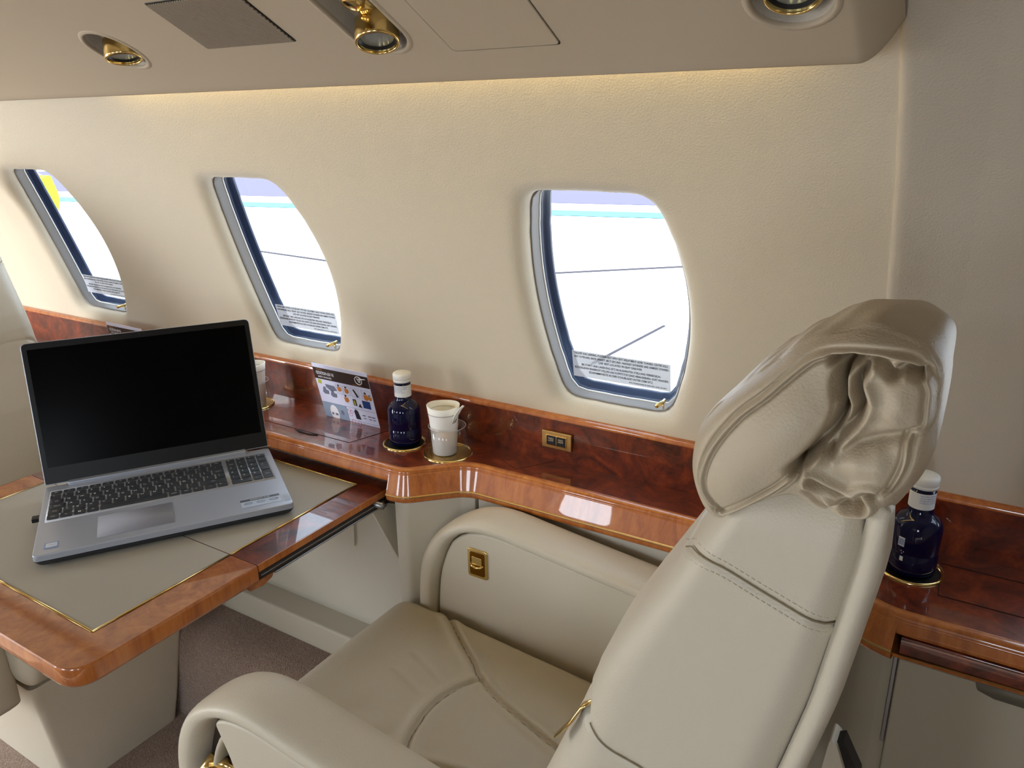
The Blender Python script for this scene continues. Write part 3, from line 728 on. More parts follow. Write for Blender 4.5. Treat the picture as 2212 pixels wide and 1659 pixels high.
for y, h, ks in rows_:
    # left block stretched to the same right edge
    cut = next(i for i, k in enumerate(ks) if k[0] is None); wl = sum(k[1] for k in ks[:cut]); LB_ = .2745
    x = P0; sc = (LB_-P0)/wl
    for s, wd in ks[:cut]: key(s, x, x+wd*sc, y, y+h+.0025); x += wd*sc
    rest = ks[cut+1:]; x = .2790
    wn = .0172
    for s, wd in rest:
        n = 2 if s == '0' else 1
        key(s, x, x+wn*n, y, y+h+.0025); x += wn*n
x = .2790+3*.0172
key('Intro', x, x+.0172, .1100, .1470-.0005); key('+', x, x+.0172, .1470, .1840-.0005); key('-', x, x+.0172, .1840, .2020)
# stickers and engraved text on the palm rest
sk = lp('sticker', flat(roundpoly([(.283, .0155), (.343, .0155), (.343, .0440), (.283, .0440)], .001, 2), ZT+.0003), mat('sticker', 'b9c6da', rough=.3), base, smooth=False)
lp('sticker_band', flat([(.283, .0365), (.343, .0365), (.343, .0440), (.283, .0440)], ZT+.0004), mat('sticker band', '4d5560', rough=.4), sk, smooth=False)
me = text_mesh('IDEAPAD S145', .0048, bold=True); me.transform(Matrix.Translation((.313, .0402, ZT+.0005))); lp('lettering', me, M_leg, sk, smooth=False)
for xx, s in ((.294, 'AMD'), (.313, 'FHD'), (.333, 'DOLBY')):
    me = text_mesh(s, .0050); me.transform(Matrix.Translation((xx, .028, ZT+.0005))); lp('lettering', me, mat('sticker grey ink', '6c7a90', rough=.5), sk, smooth=False)
    r_ = tmesh([(xx+.0065*math.cos(a), .0282+.0038*math.sin(a), ZT+.0004) for a in np.linspace(0, 2*math.pi, 20, endpoint=False)], .00025, 5, closed=True, up=(0, 0, 1)); lp('emblem', r_, MATS['sticker grey ink'], sk)
s2 = lp('sticker', flat(roundpoly([(.0135, .0155), (.032, .0155), (.032, .0340), (.0135, .0340)], .001, 2), ZT+.0003), mat('blue sticker', '7f97c4', rough=.3), base, smooth=False)
lp('sticker_panel', flat(roundpoly([(.0155, .0200), (.030, .0200), (.030, .0320), (.0155, .0320)], .001, 2), ZT+.0004), mat('pale sticker', 'cfd8e6', rough=.3), s2, smooth=False)
me = text_mesh('CORE i3', .0032); me.transform(Matrix.Translation((.0227, .026, ZT+.0005))); lp('lettering', me, MATS['sticker grey ink'], s2, smooth=False)
lp('sticker', flat(roundpoly([(.3475, .013), (.3565, .013), (.3565, .036), (.3475, .036)], .001, 2), ZT+.0003), mat('clear sticker', 'a3adbb', rough=.3), base, smooth=False)
# hinge cover
lp('hinge_cover', extrude(roundpoly([(.0345, .2345), (.3185, .2345), (.3185, .2500), (.0345, .2500)], .002, 3), ZT-.002, ZT+.0055), M_lap, base, bevel=.0015)
# lid, opened by 105 degrees
tilt = R(105-90); hy, hz = .2430, ZT+.0005
lm = Matrix.Translation((0, hy, hz)) @ Matrix.Rotation(-tilt, 4, 'X') @ Matrix.Rotation(R(90), 4, 'X')   # local: x width, y up the screen, z towards viewer
def lidmesh(me): me.transform(lm); return me
lidp = roundpoly([(.0, .002), (LW, .002), (LW, .2380), (.0, .2380)], [.002, .002, .009, .009], 6)
lid = lp('lid', lidmesh(extrude(lidp, -.0065, -.0008)), M_lap, bevel=.001)
lp('bezel', lidmesh(extrude(roundpoly([(.0012, .0035), (LW-.0012, .0035), (LW-.0012, .2370), (.0012, .2370)], [.002, .002, .008, .008], 6), -.0010, .0004)), M_bez, lid, bevel=.0004)
lp('display', lidmesh(extrude([(.0085, .0305), (LW-.0085, .0305), (LW-.0085, .2270), (.0085, .2270)], -.0005, .0006)), M_disp, lid, smooth=False)
lp('webcam', lidmesh(lathe([(.0024, .0003), (.0024, .0008), (.0016, .0009), (.0001, .0009)], LW/2, .2322, 16)), mat('webcam', '15161b', rough=.2), lid)
# usb receiver plugged in the left side
us = thing('usb_receiver', 'tiny black usb receiver plugged into the left side of the laptop', 'usb dongle', (FLx-math.sin(th)*.143-math.cos(th)*.006, FLy+math.cos(th)*.143-math.sin(th)*.006, TZ+.010), th)
part('body', box(-.0065, .0035, -.007, .007, .0, .0065), M_dark, us, world=False, bevel=.001); part('metal_plug', box(.003, .0055, -.006, .006, .001, .0055), M_alu, us, world=False, smooth=False)

# ------------------------------------------------------------------ bottles and cups
M_blue = mat('deep blue bottle', '060a30', rough=.05, spec=.5)
M_lab = mat('bottle label', 'dfe2e4', rough=.5); M_labink = mat('bottle label ink', '2f4fa0', rough=.6)
def bottle(x, y, label, rot):
    t = thing('bottle', label, 'bottle', (x, y, LT+.0012), rot, 'blue bottles in the cup holders')
    def p(n, me, m, r=None, **k): return part(n, me, m, r or t, world=False, **k)
    R0 = .0285
    b = p('glass_body', lathe([(.0001, .0), (R0-.006, .0), (R0-.0015, .003), (R0, .008), (R0, .030), (R0-.0006, .031), (R0, .032), (R0, .060), (R0-.0006, .066), (R0-.003, .0715), (R0-.0075, .0762), (R0-.012, .0795), (.0152, .083), (.0142, .087), (.0140, .114), (.0001, .114)], 0, 0, 64), M_blue)
    k = np.linspace(0, 2*math.pi, 49)
    V, F = grid(np.array([[(.01465*math.cos(a), .01465*math.sin(a), z) for a in k] for z in (.0885, .1095)])); lb = p('neck_label', fix(mesh_np('l', V, F)), M_lab, b)
    ms = []
    for i, s in enumerate(['NATURAL MINERAL WATER', 'AGUA MINERAL NATURAL', 'SPARKLING WATER', 'STORE IN COOL PLACE']):
        me = text_mesh(s, .0024, align='LEFT')
        for v in me.vertices:
            a = -2.35+(v.co.x)/.0148; zz = .1065-i*.003+v.co.y; v.co = Vector((.01475*math.cos(a), .01475*math.sin(a), zz))
        ms.append(me)
    p('label_lettering', merged(ms), M_labink, lb, smooth=False)
    c = p('cap', lathe([(.0135, .1145), (.0155, .1145), (.0157, .118), (.0152, .1185), (.0158, .119), (.0160, .127), (.0152, .1295), (.0125, .131), (.0001, .1313)], 0, 0, 48), M_white)
    # body stickers: barcode patch and two symbols
    def wrap(pts, a0, z0, r=.0287): return mesh_np('w', [(r*math.cos(a0+px/r), r*math.sin(a0+px/r), z0+pz) for px, pz in pts], [tuple(range(len(pts)))])
    bc = p('barcode_patch', wrap([(-.004, -.006), (.0, -.006), (.004, -.006), (.004, .006), (0, .006), (-.004, .006)], -2.72, .047), M_lab, b, smooth=False)
    p('barcode', merged([wrap([(-.0032+i*.0009, -.0045), (-.0028+i*.0009, -.0045), (-.0028+i*.0009, .0045), (-.0032+i*.0009, .0045)], -2.72, .047, .0289) for i in range(8)]), M_labink, bc, smooth=False)
    p('recycling_mark', merged([wrap([(.0022*math.cos(a), .0026*math.sin(a)), (.0022*math.cos(a+.7), .0026*math.sin(a+.7)), (.0012*math.cos(a+.7), .0014*math.sin(a+.7)), (.0012*math.cos(a), .0014*math.sin(a))], -2.62, .034, .0288) for a in (0, 2.1, 4.2)]
       + [wrap([(-.002, -.003), (.002, -.003), (.002, .003), (-.002, .003)], -2.62, .025, .0288)]), M_lab, b, smooth=False)
    return t
bottle(-.843, .990, 'small deep blue bottle with a white cap standing beside the paper cup', 0)
b2 = bottle(-.031, .990, 'small deep blue bottle with a white cap half hidden behind the seat', R(38))
def cup(x, y, label, flap=True):
    t = thing('paper_cup', label, 'cup', (x, y, LT+.0012))
    n = 56; k = np.linspace(0, 2*math.pi, n, endpoint=False)
    def ring(r, z, wob=0): return [(r*(1+wob*(.012*math.sin(3*a+1)+.008*math.sin(5*a)))*math.cos(a), r*(1+wob*(.012*math.sin(3*a+1)+.008*math.sin(5*a)))*math.sin(a), z+wob*.0012*math.sin(2*a+.5)) for a in k]
    G = [ring(.0001, .001), ring(.0195, .001), ring(.0205, .002), ring(.0245, .062), ring(.0262, .074, .5), ring(.0280, .087, 1), ring(.0268, .0875, 1), ring(.0252, .074, .5), ring(.0235, .062), ring(.0205, .010), ring(.0001, .010)]
    V, F = grid(np.array(G), close_v=True); c = part('cup_wall', fix(mesh_np('c', V, F)), M_paper, t, world=False)
    mb = mat('grey printed line', '77706c', rough=.6)
    part('printed_line', tmesh([(.0264*math.cos(a), .0264*math.sin(a), .0745) for a in k], .00045, 6, closed=True, up=(0, 0, 1)), mb, c, world=False)
    part('printed_line', tmesh([(.0246*math.cos(a)*1.0, .0246*math.sin(a), .0765) for a in k], .0003, 6, closed=True, up=(0, 0, 1)), mb, c, world=False)
    if flap:   # folded-out paper grip at the rim, towards +x
        pts = [(.0250, .004, .066), (.030, .004, .078), (.0400, .003, .0935), (.0445, .001, .0945), (.0375, -.003, .080), (.0265, -.004, .062)]
        V = [(p[0], p[1]-.0009, p[2]) for p in pts]+[(p[0], p[1]+.0012, p[2]) for p in pts]
        V = [(x_, y_-.004, z_) for x_, y_, z_ in V]
        F = [tuple(range(6)), tuple(range(6, 12))]+[(i, (i+1) % 6, 6+(i+1) % 6, 6+i) for i in range(6)]
        part('folded_grip', fix(mesh_np('fg', V, F)), M_paper, t, world=False, smooth=False)
        part('folded_grip', tmesh([(.0260, -.006, .062), (.0310, -.007, .076), (.0385, -.006, .087), (.0435, -.005, .0935)], .0013, 8, ell=(.0065, .0012)), M_paper, t, world=False)
    return t
cup(-.755, .988, 'white paper cup with a folded-out grip, standing in the clear tumbler')
cup(-1.232, .990, 'white paper cup mostly hidden behind the right edge of the laptop screen', flap=False)
def tumbler(x, y, label):
    t = thing('tumbler', label, 'tumbler', (x, y, LT+.0012))
    part('tumbler_wall', lathe([(.0290, .0006), (.0318, .001), (.0325, .050), (.0312, .0505), (.0303, .002)], 0, 0, 48), M_clear, t, world=False)
    part('rim', tmesh([(.0318*math.cos(a), .0318*math.sin(a), .0505) for a in np.linspace(0, 2*math.pi, 48, endpoint=False)], .0006, 6, closed=True, up=(0, 0, 1)), mat('tumbler rim', 'c8c8cc', rough=.1, alpha=.5), t, world=False)
tumbler(-.750, .990, 'clear plastic tumbler around the white paper cup')
tumbler(-1.235, .990, 'clear plastic tumbler around the cup behind the laptop')

# ------------------------------------------------------------------ safety cards
def card(bl, br, tl, label, cut=.112):
    bl, br, tl = Vector(bl), Vector(br), Vector(tl)
    X = (br-bl); W = X.length; X.normalize(); Y = (tl-bl); Hh = Y.length
    t = thing('safety_card', label, 'safety card', tuple(bl), 0, 'laminated safety cards standing on the ledge')
    fm = frame_m((0, 0, 0), X, Y); n = fm.to_3x3() @ Vector((0, 0, 1))
    sgn = -1 if n.y > 0 else 1      # print faces the cabin (-y)
    def p(nm, me, m, r=None, lift=.0003, **k):
        me.transform(Matrix.Translation((0, 0, sgn*lift))); me.transform(fm); return part(nm, me, m, r or t, world=False, smooth=False, **k)
    mc = MATS.get('card paper') or mat('card paper', 'dfe2fb', rough=.35, coat=.6, coat_r=.08)
    mh = MATS.get('card header') or mat('card header', '2a201f', rough=.35, coat=.6, coat_r=.08)
    mw = MATS.get('card white ink') or mat('card white ink', 'eeeef4', rough=.5); mg_ = MATS.get('card grey') or mat('card grey', '6f7488', rough=.5)
    mo = MATS.get('card orange') or mat('card orange', 'c77b34', rough=.5); mb_ = MATS.get('card navy') or mat('card navy', '23407f', rough=.5)
    mk = MATS.get('card black') or mat('card black', '25252c', rough=.5); ms_ = MATS.get('card slate') or mat('card slate', '8fa0b8', rough=.5); mr = MATS.get('card red') or mat('card red', 'b8505a', rough=.5)
    my = MATS.get('card yellow') or mat('card yellow', 'b9b83a', rough=.5)
    bb = p('laminate', extrude([(0, 0), (W, 0), (W, Hh), (0, Hh)], -.0003, .0003), mc, lift=0)
    u = W/100.0; q = Hh/100.0
    def rect(x0, x1, y0, y1): return flat([(x0*u, y0*q), (x1*u, y0*q), (x1*u, y1*q), (x0*u, y1*q)])
    p('header_band', rect(0, 100, 72, 93), mh, bb, .0005)
    def tx(s, size, x, y, m, nm='lettering', al='LEFT', bold=True, sx=1):
        me = text_mesh(s, size, align=al, bold=bold, sx=sx); me.transform(Matrix.Translation((x*u, y*q, 0))); p(nm, me, m, bb, .0008)
    tx('PRIVATE JET', .0028, 7, 90, mo); tx('CITATION 650 VII', .0092, 5, 83.5, mw, sx=.62); tx('SAFETY ON BOARD', .0048, 7, 76.5, mw, sx=.8)
    lg = tmesh([((82+6*math.cos(a))*u, (83.5)*q+6*u*math.sin(a), 0) for a in np.linspace(0, 2*math.pi, 28, endpoint=False)], .0009, 6, closed=True, up=(0, 0, 1)); p('logo', lg, mw, bb, .0006)
    p('logo', merged([flat([((79+d)*u, 87.5*q), ((80.6+d)*u, 87.5*q), ((83.2+d)*u, 80*q), ((82.0+d)*u, 80*q)]) for d in (0, 2.6)]+[flat([(84*u, 88*q), (95*u, 88.6*q), (95*u, 87.2*q), (84*u, 86*q)]), flat([(83.6*u, 80*q), (82.6*u, 80*q), (86*u, 88*q), (87.4*u, 88*q)])]), mw, bb, .0008)
    tx('EXECUTIVE AVIATION', .0022, 78, 74, mo, al='CENTER')
    def seat_icon(x, y, s=1): return flat([(x*u, y*q), ((x+3*s)*u, (y+10*s)*q), ((x+7*s)*u, (y+10.5*s)*q), ((x+7.5*s)*u, (y+5*s)*q), ((x+12*s)*u, (y+4*s)*q), ((x+11*s)*u, (y-3*s)*q), ((x+3*s)*u, (y-3.5*s)*q)])
    p('pictogram', merged([seat_icon(8, 48), seat_icon(22, 44.5), flat([(16*u, 64*q), (33*u, 63*q), (36*u, 55*q), (24*u, 52*q), (17*u, 58*q)])]), mg_, bb, .0006)
    p('pictogram', rect(4, 10, 63, 70.5), my, bb, .0006)
    def figure(x, y, s=1.0):
        k = np.linspace(0, 2*math.pi, 10, endpoint=False)
        head = flat([((x+1.5*s*math.cos(a))*u, (y+7.5*s)*q+1.5*s*u*math.sin(a)) for a in k]); bd = flat([((x-3*s)*u, (y+5*s)*q), ((x+3*s)*u, (y+5.4*s)*q), ((x+4*s)*u, y*q), ((x+1*s)*u, (y-3*s)*q), ((x-2.4*s)*u, (y-2*s)*q)]); return head, bd
    heads, bodies = [], []
    for x, y, s in ((41, 58, 1.1), (54, 57, 1.1), (88, 52, 1.3), (50, 40, 1.2), (95, 52, .9)):
        h_, b_ = figure(x, y, s); heads.append(h_); bodies.append(b_)
    p('pictogram', merged(bodies), mo, bb, .0006); p('pictogram', merged(heads+[flat([(66*u, 64*q), (69*u, 65*q), (75*u, 52*q), (72*u, 50.5*q)]), rect(62, 68, 34, 46), flat([(70*u, 33*q), (74*u, 40*q), (77*u, 32*q)]), flat([(59*u, 22*q), (62*u, 27*q), (66*u, 24*q), (69*u, 8*q), (60*u, 8*q)])]
      +[rect(a, a+6, 17, 18.5) for a in (73, 83, 90)]+[rect(a, a+5, 12, 13.2) for a in (74, 84, 91)]), mk, bb, .0007)
    p('pictogram', rect(79, 93, 33, 47), mb_, bb, .0006); p('pictogram', rect(63.5, 66, 35, 44), my, bb, .0009)
    p('panel_tint', rect(0, 45, 0, 28), ms_, bb, .0005)
    ov = flat([((20+8*math.cos(a))*u, (10+15*math.sin(a))*q) for a in np.linspace(0, 2*math.pi, 24, endpoint=False) if True]); p('pictogram', ov, mw, bb, .0006)
    p('pictogram', merged([rect(14, 18, 6, 10), rect(21, 26, 6, 10), rect(33, 38, 10, 18)]), mg_, bb, .0008)
    ln = [rect(0, 100, 28, 28.5), rect(45, 100, 12-8.2, 12-7.8), rect(45, 45.5, 0, 28), rect(72, 72.4, 0, 4)]
    for bx in ((36, 47), (49, 60), (63, 76), (82, 98)):
        ln += [rect(bx[0], bx[1], 67, 67.3), rect(bx[0], bx[1], 51, 51.3), rect(bx[0], bx[0]+.3, 51, 67), rect(bx[1], bx[1]+.3, 51, 67)]
    p('panel_lines', merged(ln), mg_, bb, .0007)
    for x, y in ((50, 22), (54, 20), (51, 14), (53, 2.2), (64, 2.2)):
        p('pictogram', tmesh([((x+3.2*math.cos(a))*u, y*q+2.2*u*math.sin(a), 0) for a in np.linspace(0, 2*math.pi, 14, endpoint=False)], .0004, 5, closed=True, up=(0, 0, 1)), mr, bb, .0004)
    return t
card((-1.064, 1.018, .7455), (-.927, 1.018, .7455), (-1.0705, .992, .8600), 'laminated safety card leaning in front of the back panel beside the blue bottle')
card((-1.755, 1.030, .7455), (-1.618, 1.030, .7455), (-1.771, 1.013, .8480), 'laminated safety card peeping out behind the top edge of the laptop')

# ------------------------------------------------------------------ overhead fixtures (wells cut in the panel)
CB = math.cos(R(28))
def v_of(y): return (PY-y)/CB
def obround(cx, y0, y1, r, n=20):
    """closed loop in (x, v) panel coordinates around centres y0 (outboard) .. y1 (inboard)"""
    a, b = v_of(y0), v_of(y1); out = []
    for t in np.linspace(math.pi, 2*math.pi, n): out.append((cx+r*math.cos(t), a+r*math.sin(t)))
    for t in np.linspace(0, math.pi, n): out.append((cx+r*math.cos(t), b+r*math.sin(t)))
    return out
WELLS = [obround(-1.074, .705, .703, .0405), obround(-.6145, .713, .635, .0365), obround(-.1755, .7185, .716, .0345)]
def hatch_loop(x0, x1, y0, y1, r): return roundpoly([(x0, v_of(y0)), (x1, v_of(y0)), (x1, v_of(y1)), (x0, v_of(y1))], r, 5)
HATCH = hatch_loop(-.5385, -.4045, .7515, .60, .006)
def to_panel(x, v, off=0.0):
    p = vpt(x, PY-v*CB, off); return p
def rebuild_panel():
    from mathutils.geometry import delaunay_2d_cdt
    v0, v1 = v_of(.79), v_of(.33); xa, xb = -3.5, -.134
    outer = [(x, v0) for x in np.linspace(xa, xb, 80)]+[(xb, v) for v in np.linspace(v0, v1, 41)[1:]]+[(x, v1) for x in np.linspace(xb, xa, 80)[1:]]+[(xa, v) for v in np.linspace(v1, v0, 41)[1:-1]]
    loops = [outer]+WELLS+[HATCH]; pts, edges, n = [], [], 0
    for lp_ in loops:
        m = len(lp_); pts += [Vector(p) for p in lp_]; edges += [(n+i, n+(i+1) % m) for i in range(m)]; n += m
    vs, _, fs, _, _, _ = delaunay_2d_cdt(pts, edges, [], 0, 1e-6)
    def inside(p, lp_):
        c = False; j = len(lp_)-1
        for i in range(len(lp_)):
            (xi, yi), (xj, yj) = lp_[i], lp_[j]
            if (yi > p[1]) != (yj > p[1]) and p[0] < (xj-xi)*(p[1]-yi)/(yj-yi)+xi: c = not c
            j = i
        return c
    F2 = []
    for f in fs:
        c = sum((vs[i] for i in f), Vector((0, 0)))/len(f)
        if inside(c, outer) and not any(inside(c, l_) for l_ in loops[1:]): F2.append(tuple(f))
    V2 = [tuple(to_panel(p.x, p.y)) for p in vs]
    # lip rows, top rows and the rounded end
    xs1 = list(np.linspace(xa, xb, 80)); lo = [q for q in op if q[0] > .7899]; hi = [(.33, PZ+(PY-.33)*TB), (.30, 1.578), (.20, 1.60)]
    lo = op[:7]+[(.79, PZ+.01*TB)]
    m1 = grid(np.array([[(x, y, z) for y, z in lo] for x in xs1])); m2 = grid(np.array([[(x, y, z) for y, z in hi] for x in xs1]))
    full = lo+[(y, PZ+(PY-y)*TB) for y in np.linspace(.79, .33, 41)[1:]]+hi[1:]
    m3 = grid(np.array([[(x, y, z+endlift(x)) for y, z in full] for x in [xb, -.132, -.13, -.1275, -.125, -.1225, -.12, -.1175, -.115, -.1125, -.11, -.1075, -.105, -.102, -.099]]))
    V, F = join((V2, F2), m1, m2, m3); me = mesh_np('overhead', V, F)
    bm = bmesh.new(); bm.from_mesh(me); bmesh.ops.remove_doubles(bm, verts=bm.verts, dist=2e-5); bmesh.ops.recalc_face_normals(bm, faces=bm.faces); bm.to_mesh(me); bm.free()
    for p in me.polygons: p.use_smooth = True
    me.materials.append(M_ceil); OH.data = me
rebuild_panel()
def loop_rings(loop, rings):
    """rings: (scale inset in metres, depth above panel)"""
    L = np.array(loop); n = len(L); T = np.roll(L, -1, 0)-np.roll(L, 1, 0); T /= np.linalg.norm(T, axis=1)[:, None]+1e-12
    Nn = np.stack([T[:, 1], -T[:, 0]], 1)
    G = [[tuple(to_panel(*(L[i]+Nn[i]*ins), off=-dep)) for i in range(n)] for ins, dep in rings]
    V, F = grid(np.array(G), close_v=True); F = list(F); k = len(rings)-1; F.append(tuple(k*n+j for j in range(n))); return fix(mesh_np('well', V, F))
M_lens = mat('frosted lamp lens', '9aa3a3', rough=.18, spec=.8, metal=.4); bump(M_lens, [(900, 2, .4)], .0006)
def eye(t, x, y, tilt_dir, r=.0235, depth=-.005):
    """brass eyeball lamp head with its lens; tilt_dir is the way it looks"""
    A = Vector(tilt_dir).normalized(); o = to_panel(x, v_of(y), -depth)
    q = A.to_track_quat('Z', 'Y').to_matrix().to_4x4(); q.translation = o
    h = lathe([(r*.80, -.030), (r*.97, -.024), (r, -.016), (r, -.003), (r*.985, 0), (r*.90, .001), (r*.87, -.0005), (r*.86, -.004)], 0, 0, 48); h.transform(q); hd = part('lamp_head', h, M_brass, t)
    g_ = lathe([(r*.865, -.0035), (r*.72, -.0060)], 0, 0, 48); g_.transform(q); part('black_ring', g_, M_dark, hd)
    l_ = lathe([(r*.725, -.0058), (r*.55, -.0048), (r*.3, -.0042), (.0001, -.0040)], 0, 0, 48); l_.transform(q); part('lens', l_, M_lens, hd)
    return hd
def well(t, loop, dep=.028):
    bz = part('bezel', loop_rings_open(loop), M_ceil, t)
    part('well', loop_rings(loop, [(.0, -.0002), (-.001, .002), (-.003, .008), (-.006, .018), (-.012, dep-.003), (-.018, dep)]), M_aft, t)
def loop_rings_open(loop):
    L = np.array(loop); n = len(L); T = np.roll(L, -1, 0)-np.roll(L, 1, 0); T /= np.linalg.norm(T, axis=1)[:, None]+1e-12
    Nn = np.stack([T[:, 1], -T[:, 0]], 1)
    G = [[tuple(to_panel(*(L[i]+Nn[i]*ins), off=-dep)) for i in range(n)] for ins, dep in [(-.0015, .003), (-.0012, .0), (-.0004, -.0012), (.001, -.0017), (.0030, -.0013), (.0055, -.0001), (.006, .0006)]]
    V, F = grid(np.array(G), close_v=True); return fix(mesh_np('bz', V, F))
def rl_thing(x, y, label): return thing('reading_light', label, 'reading light', tuple(to_panel(x, v_of(y))), 0, 'brass reading lights in the overhead panel')
t = rl_thing(-1.074, .704, 'small round brass reading light sunk in the overhead panel left of the ribbed speaker grille'); well(t, WELLS[0]); eye(t, -1.068, .714, (.25, -.15, -1), .0245, -.006)
t = rl_thing(-.6145, .70, 'brass reading lights on a swivel in the long oval recess between speaker grille and hatch'); well(t, WELLS[1], .034)
hd = eye(t, -.611, .716, (.30, -.35, -1), .0245, -.010)
o1, o2 = to_panel(-.618, v_of(.690), -.020), to_panel(-.622, v_of(.672), -.024)
part('swivel_neck', tmesh([to_panel(-.614, v_of(.708), -.018), o1, o2], [.012, .0105, .009], 20, up=(1, 0, 0)), M_brass, t)
me = lathe([(.0001, -.012), (.010, -.0118), (.0125, -.010), (.0130, .002), (.0115, .0045), (.0085, .006), (.0001, .006)], 0, 0, 32)
q = PN.to_track_quat('Z', 'Y').to_matrix().to_4x4(); q.translation = to_panel(-.619, v_of(.679), -.012); me.transform(q); part('swivel_knuckle', me, M_brass, t)
eye(t, -.6165, .632, (-.3, -.1, -1), .0235, -.008)
t = rl_thing(-.1735, .717, 'large round brass reading light near the aft end of the overhead panel'); well(t, WELLS[2]); eye(t, -.1750, .7165, (.10, -.62, -1), .0245, .004)

# ribbed speaker grille
M_grille = mat('ribbed speaker fabric', '8f8473', rough=.7)
N, L, b = nodes(M_grille); tc = N.new('ShaderNodeTexCoord'); mp_ = N.new('ShaderNodeMapping'); mp_.inputs['Rotation'].default_value = (0, 0, R(40)); L.new(tc.outputs['Object'], mp_.inputs['Vector'])
wv = N.new('ShaderNodeTexWave'); wv.wave_type = 'BANDS'; wv.bands_direction = 'X'; wv.inputs['Scale'].default_value = 95; wv.inputs['Distortion'].default_value = 0; L.new(mp_.outputs['Vector'], wv.inputs['Vector'])
L.new(ramp(N, L, wv.outputs['Fac'], [(.25, '5d5245'), (.6, '9b8f7d')]), b.inputs['Base Color'])
bn = N.new('ShaderNodeBump'); bn.inputs['Strength'].default_value = .8; bn.inputs['Distance'].default_value = .001; L.new(wv.outputs['Fac'], bn.inputs['Height']); L.new(bn.outputs['Normal'], b.inputs['Normal'])
t = thing('speaker_grille', 'fine-ribbed rectangular speaker grille in the overhead panel', 'speaker grille', tuple(to_panel(-.815, v_of(.712))))
t.rotation_euler = (0, 0, 0)
def slab(x0, x1, y0, y1, r, o0, o1, name, m, root, bev=.0006):
    lp_ = hatch_loop(x0, x1, y0, y1, r); n = len(lp_)
    V = [tuple(to_panel(x, v, o0)) for x, v in lp_]+[tuple(to_panel(x, v, o1)) for x, v in lp_]
    F = [tuple(range(n)), tuple(range(n, 2*n))[::-1]]+[(i, (i+1) % n, n+(i+1) % n, n+i) for i in range(n)]
    return part(name, fix(mesh_np(name, V, F)), m, root, bevel=bev)
slab(-.893, -.739, .7135, .634, .002, .0022, -.001, 'grille_panel', M_grille, t)
slab(-.8950, -.7370, .7155, .632, .003, .0007, -.002, 'gasket', M_dark, t)
t = thing('ceiling_hatch', 'plain beige rectangular hatch let into the overhead panel', 'hatch', tuple(to_panel(-.472, v_of(.752))))
slab(-.5372, -.4058, .7502, .6012, .006, .0012, -.010, 'hatch_door', M_ceil, t, .0012)
slab(-.5400, -.4030, .7530, .5985, .006, -.006, -.012, 'hatch_frame', M_slot, t)

